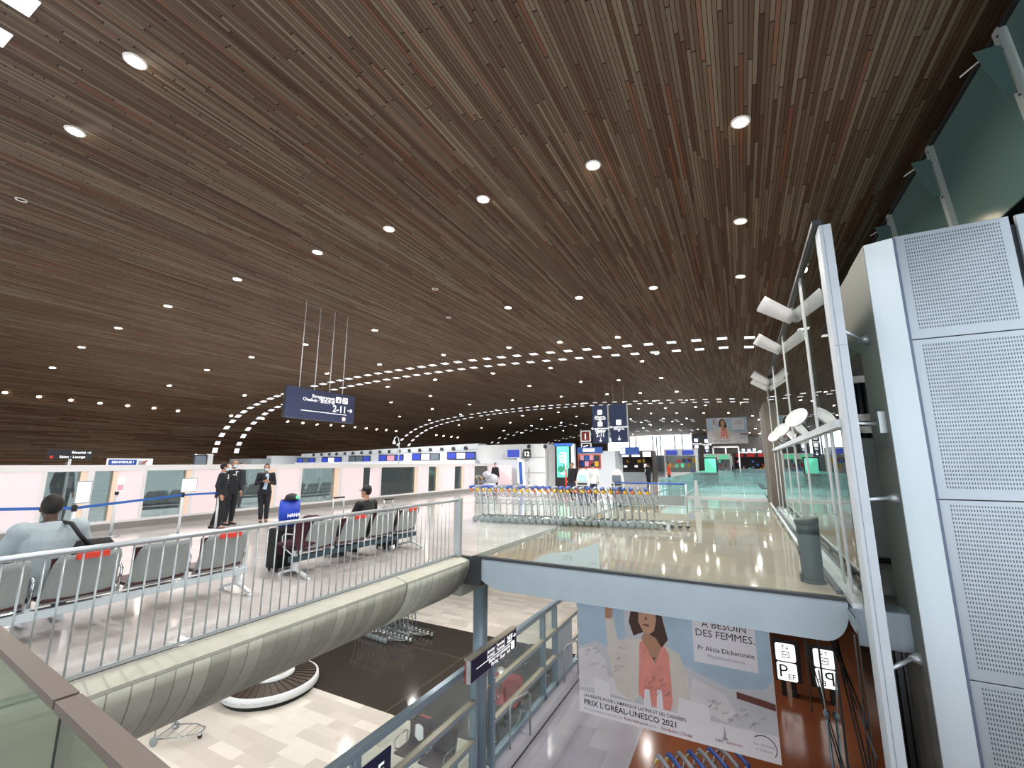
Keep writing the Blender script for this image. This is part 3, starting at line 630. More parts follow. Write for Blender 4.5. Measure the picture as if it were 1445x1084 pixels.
def bench(label, loc, rotz, n, pitch, beam='beam', labels=(), backmat='seatback', padmat='leather', group=None, arms=True, frontlabel=()):
    """local frame: seats face -x, run along +y from 0"""
    t = thing('beam_bench', label, 'airport bench', (0, 0, 0), group)
    L = n * pitch
    MB().box(-.19, -.09, -.08, L + .08, .235, .32, bev=.008).build('support_beam', beam, t)
    for k in range(n):
        y = pitch * (k + .5)
        rounded_back(.60, .36, .84, -.02, .14).build('backrest', backmat, t).location.y = y
        p = MB(); p.box(-.52, -.02, y - .285, y + .285, .385, .43, bev=.02); p.box(-.055, -.035, y - .25, y + .25, .45, .80) if padmat in ('leather', 'redseat') else None; p.build('seat_pad', padmat, t)
        if k in labels: MB().box(.132, .166, y - .13, y + .13, .79, .846).build('red_label', 'redlabel', t)
        if k in frontlabel: MB().prism([(0, .16), (.1, .12), (.11, -.1), (0, -.17), (-.11, -.1), (-.1, .12)], (-.062, y, .64), (0, 1, 0), (0, 0, 1), (-.003, 0, 0)).build('white_sticker', 'paper', t)
    for k in range(n + 1):
        y = pitch * k; y = min(max(y, .0), L)
        if arms: MB().tube([(-.10, y, .36), (-.06, y, .60), (-.12, y, .64), (-.42, y, .63), (-.47, y, .58), (-.44, y, .44), (-.2, y, .33)], .014, 6).build('armrest', 'chrome', t)
        b = MB(); b.box(-.16, -.1, y - .02, y + .02, .26, .40); b.build('seat_bracket', 'alu', t)
    for y in ((.02, L - .02) if n < 6 else (.05, L / 2, L - .05)):
        b = MB(); b.bar((-.14, y, .24), (-.14, y, .10), .055); b.bar((-.14, y, .13), (.17, y, .035), .04, .035); b.bar((-.14, y, .13), (-.48, y, .035), .04, .035)
        b.lathe([(.04, 0), (.04, .012), (.02, .035)], (.17, y, 0), 10); b.lathe([(.04, 0), (.04, .012), (.02, .035)], (-.48, y, 0), 10); b.build('leg', 'alu', t)
    t.location = loc; t.rotation_euler = (0, 0, rotz); return t
bench('grey mesh bench with white beam behind the railing, man in pale jacket on it', (-6.16, 1.17, 0), 0, 4, .69, 'beam', (1, 3))
bench('grey mesh bench with dark teal beam, maroon coat over its end seat', (-6.16, 4.78, 0), 0, 4, .69, 'beamdark', (1, 3))
# behind the booths
for i, (x, y, n_) in enumerate([(-17.2, 6.6, 3), (-17.6, 9.0, 3), (-17.2, 12.6, 4), (-17.6, 17.3, 4), (-19.2, 10.5, 4), (-19.4, 15, 5)]):
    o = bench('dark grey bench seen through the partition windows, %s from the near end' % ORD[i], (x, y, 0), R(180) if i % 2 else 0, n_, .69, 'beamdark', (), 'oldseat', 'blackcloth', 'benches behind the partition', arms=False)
# arrivals hall seats
bench('maroon bench with white sticker and red seat labels close below the glazed rail', (-5.60, 8.36, LOW), R(90), 2, .62, 'beamdark', (1,), 'leather', 'leather', 'benches in the arrivals hall', True, (1,))
bench('red covered bench behind the glazed rail right of the blue column', (-5.40, 11.0, LOW), R(100), 2, .62, 'beamdark', (), 'redseat', 'redseat', 'benches in the arrivals hall', True, (1,))
bench('dark bench farthest along the glazed rail with a red sticker', (-5.6, 13.0, LOW), R(100), 3, .62, 'beamdark', (0, 2), 'blackcloth', 'blackcloth', 'benches in the arrivals hall', True, ())

# ================================================================ luggage trolleys (nose towards +x)
def trolley(grip, cap, label, group, name='luggage_trolley'):
    t = thing(name, label, 'luggage trolley', (0, 0, 0), group)
    b = MB()
    for s in (-1, 1): b.tube([(-.34, .29 * s, .13), (.2, .27 * s, .16), (.52, .13 * s, .17), (.56, 0, .17)], .014, 6)
    b.tube([(-.34, -.29, .13), (-.34, .29, .13)], .014, 6)
    for k in range(4): b.tube([(-.3 + .2 * k, -.25, .165), (-.3 + .2 * k, .25, .165)], .007, 5)
    b.build('base_frame', 'chrome', t)
    for s in (-1, 1):
        MB().tube([(-.34, .29 * s, .13), (-.34, .29 * s, .30), (-.37, .29 * s, .6), (-.43, .28 * s, .86), (-.5, .27 * s, .98), (-.52, .25 * s, 1.0)], .019, 6).build('upright', 'chrome', t)
        MB().tube([(-.535, .27 * s, .985), (-.50, .29 * s, .93), (-.45, .285 * s, .90)], [.034, .038, .028], 8).build('hand_grip', cap, t)
        b = MB(); b.lathe([(.03, -.025), (.085, -.02), (.095, 0), (.085, .02), (.03, .025)], (0, 0, 0), 14); w = b.build('rear_wheel', 'wheel', t, local=True); w.rotation_euler = (R(90), 0, 0); w.location = (-.34, .31 * s, .095)
        w2 = MB().box(-.40, -.30, .295 * s - .012, .295 * s + .012, .06, .16).build('wheel_fork', 'alu', t)
    b = MB(); b.tube([(-.52, -.31, .98), (-.545, -.27, 1.02), (-.55, 0, 1.03), (-.545, .27, 1.02), (-.52, .31, .98)], [.03, .042, .038, .042, .03], 8); b.build('handle_bar', grip, t)
    b = MB()
    for z in (.52, .74): b.tube([(-.36 - .06 * (z > .6), -.28, z), (-.36 - .06 * (z > .6), .28, z)], .01, 5)
    for y in (-.2, -.07, .07, .2): b.tube([(-.36, y, .52), (-.42, y, .76)], .005, 4)
    b.build('back_rack', 'chrome', t)
    b = MB()
    for y in (-.22, 0, .22): b.tube([(-.44, y, .82), (-.24, y, .72), (-.2, y, .82)], .006, 4)
    b.tube([(-.2, -.24, .82), (-.2, .24, .82)], .007, 5); b.tube([(-.24, -.24, .72), (-.24, .24, .72)], .007, 5); b.build('basket', 'chrome', t)
    b = MB(); b.lathe([(.02, -.018), (.05, -.015), (.055, 0), (.05, .015), (.02, .018)], (0, 0, 0), 12); w = b.build('front_castor', 'black', t, local=True); w.rotation_euler = (R(90), 0, 0); w.location = (.5, 0, .055)
    MB().box(.47, .53, -.03, .03, .08, .18).build('castor_fork', 'alu', t)
    return t
T = {}
def put_trolley(loc, rz, label, group, k=0, z=0):
    kinds = [('tblue', 'yellow'), ('tgrey', 'yellow'), ('tblue', 'orange'), ('tgrey', 'orange')]
    kd = kinds[k % 4]
    if kd not in T: T[kd] = trolley(kd[0], kd[1], label, group); o = T[kd]
    else: o = dup(T[kd], (0, 0, 0), 0, label, group)
    o.location = (loc[0], loc[1], z); o.rotation_euler = (0, 0, rz); o['label'] = label; o['group'] = group
    return o
N = 27; p0, p1 = Vector((-7.0, 11.96)), Vector((-1.93, 12.86))
for k in range(N):
    q = p1 + (p0 - p1) * (k / (N - 1)); kk = [0, 1, 2, 0, 2, 1, 0, 1, 2, 1, 3, 0][k % 12]
    put_trolley(q, math.atan2(.9, 5.07), 'trolley of the long nested landing row, %s from its nose end' % ORD[k], 'nested trolleys on the landing', kk)
for k in range(9):
    put_trolley((-11.35 - .22 * k * .9, 13.05 + .02 * k), R(8), 'near-file trolley of the dark-floor cluster, %s from its open end' % ORD[k], 'trolleys on the dark floor', [0, 0, 2, 0][k % 4], LOW)
for k in range(8):
    put_trolley((-11.0 - .22 * k * .9, 13.8 + .02 * k), R(8), 'rear-file trolley of the dark-floor cluster, %s from its open end' % ORD[k], 'trolleys on the dark floor', [0, 2, 1, 0][k % 4], LOW)
for k in range(8):
    put_trolley((-.95 - .16 * k, 9.55 - .13 * k), R(215), 'trolley below the hanging poster on the brown floor, %s in its nested row' % ORD[k], 'trolleys under the poster', [0, 3, 0, 1][k % 4], LOW)
put_trolley((-12.05, 6.5), R(25), 'lone luggage trolley standing on the pale arrivals floor under the beam', 'lone trolley', 1, LOW)
# laden trolley by the partition
tl = put_trolley((-12.6, 21.2), R(60), 'luggage trolley loaded with a plastic-wrapped bundle beside the man in black', 'laden trolley', 1)
o = thing('wrapped_bundle', 'bulging plastic-wrapped luggage bundle heaped on a trolley', 'luggage', (-12.55, 21.3, .17))
b = MB(); b.ball((-12.5, 21.3, .45), .42, .36, .28); b.ball((-12.4, 21.4, .85), .36, .32, .3); b.ball((-12.55, 21.1, 1.1), .25, .25, .2); ww = b.build('bundle', 'wrap', o)

# ================================================================ people
def remesh(b, voxel, smooth=2):
    me = bpy.data.meshes.new('r'); b.bm.to_mesh(me); b.bm.free(); ob = bpy.data.objects.new('r', me); col.objects.link(ob)
    md = ob.modifiers.new('r', 'REMESH'); md.mode = 'VOXEL'; md.voxel_size = voxel
    sm = ob.modifiers.new('s', 'SMOOTH'); sm.iterations = smooth; sm.factor = .5
    dg = bpy.context.evaluated_depsgraph_get(); m2 = bpy.data.meshes.new_from_object(ob.evaluated_get(dg))
    bpy.data.objects.remove(ob); bpy.data.meshes.remove(me)
    for p in m2.polygons: p.use_smooth = True
    return m2
def skin_obj(name, b, voxel, m, parent, smooth=2):
    me = remesh(b, voxel, smooth); me.materials.clear(); me.materials.append(M[m]); me.name = name
    o = bpy.data.objects.new(name, me); col.objects.link(o); o.parent = parent; return o
def V(*a): return Vector(a)
STAND = dict(pel=V(0, 0, .95), chest=V(0, .0, 1.30), neck=V(0, -.01, 1.475), head=V(0, .015, 1.62), hip=V(.095, 0, .90), knee=V(.10, .01, .49), ank=V(.105, -.02, .08), sh=V(.185, -.01, 1.415), el=V(.245, -.03, 1.13), wr=V(.255, .05, .89))
def mirror(v): return V(-v.x, v.y, v.z)
def person(name_label, loc, rotz, top, trousers, skin='skin', hair='hair', scale=1.0, pose=None, hairstyle='short', mask=False, shoes='shoe', female=False, coat=0.0, voxel=.012, collar=None, far=False, facedir=0.0, lapel=False, bulk=0.0):
    P = {}
    for k, v in STAND.items():
        if k in ('pel', 'chest', 'neck', 'head'): P[k] = v.copy()
        else: P[k + 'R'] = v.copy(); P[k + 'L'] = mirror(v)
    if pose: P.update({k: v.copy() for k, v in pose.items()})
    t = thing('person', name_label, 'person', (0, 0, 0))
    sw = .92 if female else 1.0
    hd = Matrix.Rotation(facedir, 3, 'Z')
    def H(x, y, z): return P['head'] + hd @ V(x, y, z)
    def torso(b, g, zcut=0.0):
        c, pl_, nk = P['chest'], P['pel'], P['neck']; ax = (P['shR'] - P['shL']).normalized()
        b.loft([(pl_ + (pl_ - c) * .30, .11 + g, .10 + g), (pl_, .165 + g, .115 + g), (pl_.lerp(c, .4), .145 * sw + g, .105 + g), (pl_.lerp(c, .8), .168 * sw + g, .12 + g), (c, .175 * sw + g, .122 + g), (c.lerp(nk, .55), .165 * sw + g, .095 + g), (c.lerp(nk, .8), .11 * sw + g, .075 + g), (nk, .058 + g, .06 + g)], ax)
    def arm(b, s, g, upto=1.0):
        sh, el, wr = P['sh' + s], P['el' + s], P['wr' + s]
        b.tube([P['chest'].lerp(sh, .45) + V(0, 0, .05), sh, sh.lerp(el, .5), el, el.lerp(wr, .4), el.lerp(wr, upto)], [.06 + g, .062 + g, .050 + g, .043 + g, .040 + g, .030 + g], 12); b.ball(sh, .062 + g); b.ball(el, .042 + g)
    def leg(b, s, g):
        h, k, a = P['hip' + s], P['knee' + s], P['ank' + s]
        b.tube([P['pel'].lerp(h, .7), h, h.lerp(k, .5), k, k.lerp(a, .35), a], [.10 + g, .092 + g, .076 + g, .058 + g, .056 + g, .040 + g], 12); b.ball(k, .058 + g)
    def hand(b, s):
        el, wr = P['el' + s], P['wr' + s]; d = (wr - el).normalized(); sd = V(0, 1, 0) if abs(d.y) < .7 else V(0, 0, 1)
        sd = (sd - d * sd.dot(d)).normalized(); nn = d.cross(sd)
        b.tube([el.lerp(wr, .85), wr, wr + d * .05, wr + d * .09], [.03, .027, .034, .032], 10)
        inn = nn * (-.012 if s == 'R' else .012)
        for i, (o_, L_) in enumerate(((-.03, .065), (-.01, .078), (.01, .072), (.028, .058))):
            q = wr + d * .085 + sd * -o_; b.tube([q, q + d * L_ * .5 + inn * .6, q + d * L_ * .95 + inn * 2], [.0105, .010, .009], 6)
        q = wr + d * .03 + sd * .03; b.tube([q, q + sd * .025 + d * .03 + inn, q + sd * .03 + d * .06 + inn * 2], [.012, .011, .010], 6)
    # body: one continuous surface
    b = MB()
    b.ball(H(0, 0, .03), .076, .095, .095, 18); b.ball(H(0, .03, -.035), .056, .062, .075, 14); b.ball(H(0, .095, -.01), .013, .018, .02, 8)
    b.ball(H(0, .085, -.052), .025, .014, .012, 8); b.ball(H(0, .072, -.088), .028, .022, .02, 8)
    for s in (-1, 1): b.ball(H(.077 * s, -.005, -.005), .012, .022, .032, 8)
    b.tube([P['neck'] + V(0, 0, -.05), P['head'] + V(0, -.02, -.04)], [.058, .05], 12)
    torso(b, 0)
    for s in 'RL': arm(b, s, -.004); leg(b, s, 0); hand(b, s); b.tube([P['ank' + s] + V(0, 0, .02), P['ank' + s] + V(0, .02, -.03), P['ank' + s] + V(0, .14, -.05)], [.04, .042, .03], 10)
    skin_obj('body', b, voxel * .72 if not far else voxel, skin, t)
    # clothing
    b = MB(); torso(b, .018 + bulk)
    for s in 'RL': arm(b, s, .015 + bulk * .8, .97)
    if coat: b.loft([(P['pel'] + V(0, 0, .1), .19, .15), (P['pel'] + V(0, 0, -.12), .205, .165), (P['pel'] + V(0, 0, -.12 - coat), .21, .175)])
    else: b.loft([(P['pel'].lerp(P['chest'], .3), .17, .13), (P['pel'] + (P['pel'] - P['chest']) * .12, .19, .145), (P['pel'] + (P['pel'] - P['chest']) * .38, .195, .15)], (P['shR'] - P['shL']).normalized())
    skin_obj('jacket', b, voxel, top, t)
    b = MB()
    for s in 'RL': leg(b, s, .016)
    b.ball(P['pel'] + V(0, 0, -.05), .165, .125, .12)
    skin_obj('trousers', b, voxel, trousers, t)
    for s in 'RL':
        a = P['ank' + s]; fd = P.get('toe' + s, V(0, 1, 0)); x = V(-fd.y, fd.x, 0)
        b = MB(); b.loft([(a + fd * -.075 + V(0, 0, -.045), .036, .034), (a + fd * -.03 + V(0, 0, -.035), .042, .045), (a + fd * .06 + V(0, 0, -.045), .046, .034), (a + fd * .14 + V(0, 0, -.055), .047, .025), (a + fd * .185 + V(0, 0, -.06), .03, .018)], x)
        b.ball(a + V(0, 0, -.01), .043, .045, .05); skin_obj('shoe', b, voxel * .8, shoes, t)
    b = MB()
    b.ball(H(0, -.016, .035), .083, .100, .108, 18)
    if hairstyle == 'cap': pass
    if hairstyle == 'bun': b.ball(H(0, -.07, .12), .04, .04, .035)
    if hairstyle == 'long': b.loft([(H(0, -.03, .08), .088, .09), (H(0, -.04, -.03), .09, .075), (H(0, -.045, -.14), .085, .05)])
    me_ = remesh(b, voxel * .8, 2)
    bm2 = bmesh.new(); bm2.from_mesh(me_); inv = hd.transposed()      # open the hairline over the face
    kill = [v for v in bm2.verts if (lambda q: q.y > .045 and q.z < .075 or (q.z < -.01 and q.y > -.02 and hairstyle != 'long') or q.z < -.075 and hairstyle != 'long')(inv @ (v.co - P['head']))]
    bmesh.ops.delete(bm2, geom=kill, context='VERTS'); bm2.to_mesh(me_); bm2.free()
    me_.materials.clear(); me_.materials.append(M[hair]); o = bpy.data.objects.new('hair', me_); col.objects.link(o); o.parent = t
    if not far:
        for s in (-1, 1): MB().ball(H(.03 * s, .086, .018), .010, .007, .007, 8).build('eye', mat('eye_dark', '14100e', .2), t)
    if mask:
        b = MB(); b.ball(H(0, .045, -.045), .062, .064, .058, 14); o = skin_obj('face_mask', b, voxel * .7, 'mask', t)
    if collar:
        b = MB(); b.lathe([(.075, 0), (.085, .0), (.072, .045), (.062, .04)], P['neck'] + V(0, -.005, -.03), 18, cap=False); b.build('collar', collar, t)
    if lapel:
        b = MB(); c = P['chest']; b.prism([(-.045, .13), (.045, .13), (.0, -.10)], c + V(0, .138, 0), (1, 0, 0), (0, -.12, 1), (0, -.012, 0)); b.build('shirt_front', 'shirt', t)
        MB().box(c.x - .012, c.x + .012, c.y + .135, c.y + .152, c.z - .08, c.z + .11).build('tie', 'suit', t)
        MB().box(c.x + .06, c.x + .12, c.y + .115, c.y + .145, c.z + .03, c.z + .05).build('name_badge', 'paper', t)
    t.location = loc; t.rotation_euler = (0, 0, rotz); t.scale = (scale,) * 3
    return t
def J(**k): return {a: Vector(v) for a, v in k.items()}
# three staff by the partition
walk = J(kneeR=(.10, .06, .49), ankR=(.10, .02, .08), kneeL=(-.1, -.04, .49), ankL=(-.1, -.16, .09), elR=(.25, -.07, 1.14), wrR=(.24, .02, .90), elL=(-.25, -.08, 1.15), wrL=(-.22, -.02, .9))
person('man in navy uniform seen in profile, nearest the belt post, mask on', (-12.62, 7.15, 0), R(-38), 'suit', 'suit', 'skin', 'hair', 1.0, walk, 'short', True, lapel=True, collar='shirt', facedir=R(10))
person('tall grey-haired man in navy uniform standing behind a shorter colleague, mask on', (-13.2, 7.75, 0), R(-75), 'suit', 'suit', 'skin', 'hairgrey', 1.05, None, 'short', True, lapel=True, collar='shirt', facedir=R(-10))
phone = J(elR=(.25, .02, 1.14), wrR=(.07, .22, 1.22), elL=(-.25, .02, 1.14), wrL=(-.07, .22, 1.2), ankR=(.05, .03, .08), kneeR=(.07, .03, .49))
w = person('woman in navy uniform with light blue scarf looking down at her phone', (-12.95, 8.6, 0), R(-118), 'suit', 'suit', 'skin', 'hair', .98, phone, 'bun', True, female=True)
b = MB(); b.loft([(V(-.02, .13, 1.45), .05, .02), (V(-.01, .15, 1.3), .055, .02), (V(.0, .155, 1.1), .05, .018), (V(.03, .16, .98), .06, .014)]); b.lathe([(.075, 1.44), (.09, 1.46), (.07, 1.5)], (0, -.005, 0), 16, cap=False)
sc_ = skin_obj('scarf', b, .01, 'scarf', w)
o = thing('phone', 'dark phone held in both hands by the uniformed woman', 'phone', (-12.73, 8.47, 1.30)); MB().box(-12.745, -12.73, 8.42, 8.49, 1.2, 1.34, bev=.003).build('case', 'black', o); MB().box(-12.7465, -12.745, 8.425, 8.485, 1.21, 1.33).build('screen', 'lcdoff', o)
# seated man in the pale jacket (faces -x)
sit = J(pel=(0, 0, .53), chest=(0, .05, .88), neck=(0, .09, 1.06), head=(0, .13, 1.20), hipR=(.10, .03, .52), hipL=(-.10, .03, .52), kneeR=(.26, .46, .50), kneeL=(-.04, .46, .50), ankR=(.32, .52, .09), ankL=(.06, .53, .09), shR=(.20, .06, .99), shL=(-.20, .06, .99), elR=(.31, .12, .73), elL=(-.30, .14, .73), wrR=(.18, .34, .62), wrL=(-.15, .36, .62))
p_ = person('seated man in pale grey jacket seen from behind, white trainers', (-6.46, 2.0, 0), R(90), 'jacket', 'jeans', 'skindark', 'hair', 1.06, sit, 'short', False, 'trainer', collar='navycollar', bulk=.03)
o = thing('shoulder_bag', 'black shoulder bag hanging against the seated man in the pale jacket', 'bag', (-6.4, 2.3, .7))
b = MB(); b.loft([(V(-6.42, 2.33, .60), .16, .06), (V(-6.40, 2.33, .72), .20, .085), (V(-6.40, 2.33, .86), .19, .07), (V(-6.42, 2.33, .92), .15, .03)], (0, 1, 0)); b.build('pouch', 'blackcloth', o)
MB().tube([(-6.31, 2.26, .88), (-6.27, 2.16, 1.0), (-6.33, 2.10, 1.12), (-6.5, 2.08, 1.13), (-6.6, 2.06, 1.0), (-6.55, 2.2, .85)], .022, 6).build('strap', 'black', o)
# seated person in black with cap
sit2 = dict(sit); sit2.update(J(kneeR=(.15, .46, .50), kneeL=(-.15, .46, .50), ankR=(.16, .46, .09), ankL=(-.17, .5, .09))); sit2['head'] = V(.02, .10, 1.22)
pb = person('seated person in black hoodie and dark cap, back turned on the teal-beam bench', (-6.46, 6.42, 0), R(90), 'blackcloth', 'jeans', 'skin', 'hair', .97, sit2, 'short', False, 'shoe', facedir=R(25))
b = MB(); b.lathe([(.094, .03), (.095, .07), (.08, .115), (.04, .14), (.0, .145)], V(.02, .085, 1.22), 18); b.prism([(-.07, 0), (.07, 0), (.05, .09), (-.05, .09)], V(.02, .16, 1.25), (1, 0, 0), (0, 1, 0), (0, 0, .012)); b.build('cap', 'black', pb, local=True)
# far people
far_sp = [((at_x(699, 672, -13.6)), 'distant man in black pullover with a white mask behind the trolley row', 'blackcloth', 'blackcloth', 'hair', 'short', True, R(-110), 0),
          (at_y(747, 690, 27.0), 'distant woman in a long pale coat standing by the white counters', 'coat', 'jeans', 'hair', 'long', False, R(120), .35),
          (at_y(837, 690, 19.5), 'person with dark hair standing between the two white kiosks', 'coat', 'jeans', 'hair', 'short', False, R(20), 0),
          (at_y(808, 690, 20.5), 'person with brown hair beside the left white kiosk', 'blackcloth', 'jeans', 'hairbrown', 'short', False, R(160), 0),
          (at_y(944, 665, 36.0), 'small distant person in an orange-red jacket at the shops', 'redcloth', 'blackcloth', 'hair', 'short', False, R(-90), 0),
          (at_y(915, 670, 33.0), 'small distant person in dark clothes with a pale bag at the dark shop', 'suit', 'suit', 'hair', 'short', False, R(60), 0),
          (at_y(1018, 668, 50.0), 'left of two tiny distant people in blue beyond the teal glass', 'shopblue', 'jeans', 'hair', 'short', False, 0, 0),
          (at_y(1031, 668, 50.0), 'right of two tiny distant people in blue beyond the teal glass', 'shopblue', 'jeans', 'hair', 'short', False, 0, 0)]
for p, lab, tp_, tr_, hr_, hs_, mk, rz, ct in far_sp:
    person(lab, (p.x, p.y, 0), rz, tp_, tr_, 'skin', hr_, 1.0, None, hs_, mk, coat=ct, voxel=.025, far=True)
for i, (x, y) in enumerate([(-17.3, 5.4), (-17.4, 10.5)]):
    person('dim standing figure in dark clothes behind the %s' % ['first window of the pink partition', 'window beside the uniformed staff'][i], (x, y, 0), R(-70), 'suit', 'suit', 'skin', 'hair', 1.0, None, 'short', False, voxel=.022, far=True)

# ================================================================ luggage at the benches
def suitcase(label, x, y, h, w, d, m, hz, rz=0, handle=True):
    t = thing('suitcase', label, 'suitcase', (x, y, 0))
    MB().box(x - d / 2, x + d / 2, y - w / 2, y + w / 2, .05, h, bev=.03).build('shell', m, t)
    for s in (-1, 1): MB().tube([(x, y + s * w * .3, h - .02), (x, y + s * w * .3, hz)], .011, 6).build('telescopic_tube', 'alu', t)
    MB().tube([(x, y - w * .32, hz), (x, y + w * .32, hz)], .016, 8).build('grip', 'black' if handle else 'alu', t)
    for sx in (-1, 1):
        for sy in (-1, 1): MB().ball((x + sx * d * .35, y + sy * w * .38, .035), .035, .02, .035, 8).build('wheel', 'black', t)
    return t
suitcase('black suitcase in front of the end seat carrying the blue bag', -6.95, 5.05, .68, .44, .26, 'blackcloth', 1.10)
suitcase('dark suitcase with tall grey handle before the teal-beam bench', -7.05, 6.22, .66, .42, .26, 'dark', 1.08)
suitcase('black suitcase with short raised handle beside the far end of the bench', -6.75, 7.28, .80, .44, .28, 'blackcloth', .98)
o = thing('tote_bag', 'bright blue bag with white lettering hung on the suitcase handle', 'bag', (-6.9, 5.06, .7))
MB().loft([(V(-6.90, 5.06, .70), .17, .07), (V(-6.90, 5.06, .9), .19, .09), (V(-6.90, 5.06, 1.12), .19, .06)], (0, 1, 0), 20).build('sack', 'bluebag', o)
MB().text('HANA', .085, (-6.80, 4.95, .85), (0, 1, 0), (0, 0, 1), bold=.01).build('lettering', 'txt', o)
o = thing('baseball_cap', 'black cap with a green round emblem resting on the blue bag', 'cap', (-6.9, 5.08, 1.12))
b = MB(); b.lathe([(.11, 0), (.112, .03), (.09, .085), (.04, .11), (0, .115)], (-6.9, 5.08, 1.12), 18); b.build('crown', 'black', o)
MB().prism([(-.08, 0), (.08, 0), (.06, .1), (0, .12), (-.06, .1)], (-6.9, 5.02, 1.125), (1, 0, 0), (0, -1, 0), (0, 0, .012)).build('peak', 'black', o)
e_ = MB().lathe([(.035, 0), (.035, .006), (.0, .008)], (0, 0, 0), 14).build('emblem', 'shopgreen', o, local=True); e_.rotation_euler = (0, R(70), 0); e_.location = (.108, .03, .045)
o = thing('coat', 'maroon coat draped over the end seat of the bench', 'coat', (-6.3, 5.0, .45))
b = MB(); b.loft([(V(-6.18, 4.95, .45), .24, .05), (V(-6.24, 4.92, .62), .27, .07), (V(-6.2, 4.93, .82), .25, .07), (V(-6.12, 4.95, .9), .22, .05)], (0, 1, 0)); b.loft([(V(-6.75, 4.92, .46), .2, .04), (V(-6.5, 4.95, .48), .26, .06), (V(-6.25, 4.95, .5), .24, .06)], (0, 1, 0)); b.loft([(V(-6.72, 4.9, .3), .12, .03), (V(-6.74, 4.9, .48), .16, .05)], (0, 1, 0))
skin_obj('cloth', b, .02, 'maroon', o).location = -Vector(o.location)
# ================================================================ signs
Yv, Xv, Zv = V(0, 1, 0), V(1, 0, 0), V(0, 0, 1)
def rrect(w, h, r, n=4):
    P = []
    for cx, cy, a in ((w - r, h - r, 0), (r, h - r, PI / 2), (r, r, PI), (w - r, r, 3 * PI / 2)):
        P += [(cx + r * math.cos(a + PI / 2 * k / n), cy + r * math.sin(a + PI / 2 * k / n)) for k in range(n + 1)]
    return P
def arrow(b, o, xa, ya, s, dirn='R', d=.004):
    P = [(-.5, .06), (.22, .06), (-.02, .32), (.14, .32), (.5, 0), (.14, -.32), (-.02, -.32), (.22, -.06), (-.5, -.06)]
    if dirn == 'D': P = [(y, -x) for x, y in P]
    if dirn == 'U': P = [(y, x) for x, y in P]
    nz = Vector(xa).cross(Vector(ya)); b.prism([(x * s, y * s) for x, y in P], Vector(o) + nz * .001, xa, ya, nz * d)
# -- hanging check-in sign
SX = -13.7; y0, y1, z0, z1 = 9.53, 12.56, 3.285, 4.385; w_, h_ = y1 - y0, z1 - z0
t = thing('hanging_sign', 'slate blue hanging check-in sign reading 2-11 with arrow, on four thin cables', 'hanging sign', (SX, 11, z0))
MB().box(SX - .12, SX, y0, y1, z0, z1, bev=.006).build('sign_panel', 'slate', t)
MB().box(SX - .13, SX - .005, y0 - .012, y0, z0, z1).build('end_cap', 'black', t)
for y in (10.05, 10.68, 11.34, 11.96):
    MB().tube([(SX - .06, y, z1), (SX - .06, y, ceil_z(SX) + .05)], .014, 6).build('cable', 'white', t)
def sp(u, v): return V(SX + .001, y0 + u * w_, z1 - v * h_)
b = MB(); b.text('Enregistrement', .165, sp(.675, .265), Yv, Zv, 'RIGHT', bold=.012); b.text('Check-in · 登机手续', .165, sp(.675, .40), Yv, Zv, 'RIGHT', bold=.012)
b.text('2-11', .36, sp(.865, .655), Yv, Zv, 'RIGHT', bold=.02); arrow(b, sp(.925, .56), Yv, Zv, .24)
b.box(SX + .001, SX + .005, y0 + .2 * w_, y0 + .87 * w_, z1 - .735 * h_, z1 - .715 * h_); b.build('lettering', 'txt', t)
for u in (.69, .795):
    p = sp(u, .33); pc = MB().prism(rrect(.25, .23, .03), p, Yv, Zv, (.004, 0, 0)).build('pictogram', 'txt', t)
    g_ = MB(); q = p + V(.005, 0, 0)
    if u < .7: g_.prism([(.09, .03), (.16, .03), (.16, .13), (.09, .13)], q, Yv, Zv, (.002, 0, 0)); g_.prism([(.105, .15), (.145, .15), (.145, .19), (.105, .19)], q, Yv, Zv, (.002, 0, 0))
    else: g_.prism(rrect(.07, .06, .01), q + V(0, .03, .03), Yv, Zv, (.002, 0, 0)); g_.prism(rrect(.05, .10, .01), q + V(0, .15, .1), Yv, Zv, (.002, 0, 0)); g_.prism(rrect(.05, .05, .01), q + V(0, .06, .13), Yv, Zv, (.002, 0, 0))
    g_.build('symbol', 'slate', pc)
p = sp(.80, .955); pc = MB().prism(rrect(.19, .17, .02), p, Yv, Zv, (.004, 0, 0)).build('pictogram', 'redsign', t); MB().prism(rrect(.15, .13, .02), p + V(.005, .02, .02), Yv, Zv, (.002, 0, 0)).build('symbol', 'txt', pc)
# -- vertical hanging signs
def vsign(label, x0, x1, z0, z1, y, blocks, group, cables=True, edge=True):
    t = thing('hanging_sign', label, 'hanging sign', ((x0 + x1) / 2, y, z0), group); w = x1 - x0; h = z1 - z0
    MB().box(x0, x1 - .07, y, y + .14, z0, z1).build('sign_panel', mat('deep_blue_sign', '37476f', .45), t)
    if edge: MB().box(x1 - .07, x1, y - .004, y + .14, z0, z1).build('edge_strip', 'alu', t)
    if cables:
        for x in (x0 + .2 * w, x0 + .8 * w): MB().tube([(x, y + .07, z1), (x, y + .07, ceil_z(x) + .05)], .014, 5).build('cable', 'beige_rail', t)
    b = MB()
    for kind, v, s, *txt in blocks:
        p = V(x0 + w * .48, y - .001, z1 - v * h)
        if kind == 'p': b.prism(rrect(s, s, s * .15), p - V(s / 2, 0, 0), Xv, Zv, (0, -.006, 0))
        elif kind == 't': b.text(txt[0], s, p, Xv, Zv, 'CENTER', bold=.02)
        elif kind == 'a': arrow(b, p, Xv, Zv, s, 'D')
    b.build('lettering', 'txt', t)
    return t
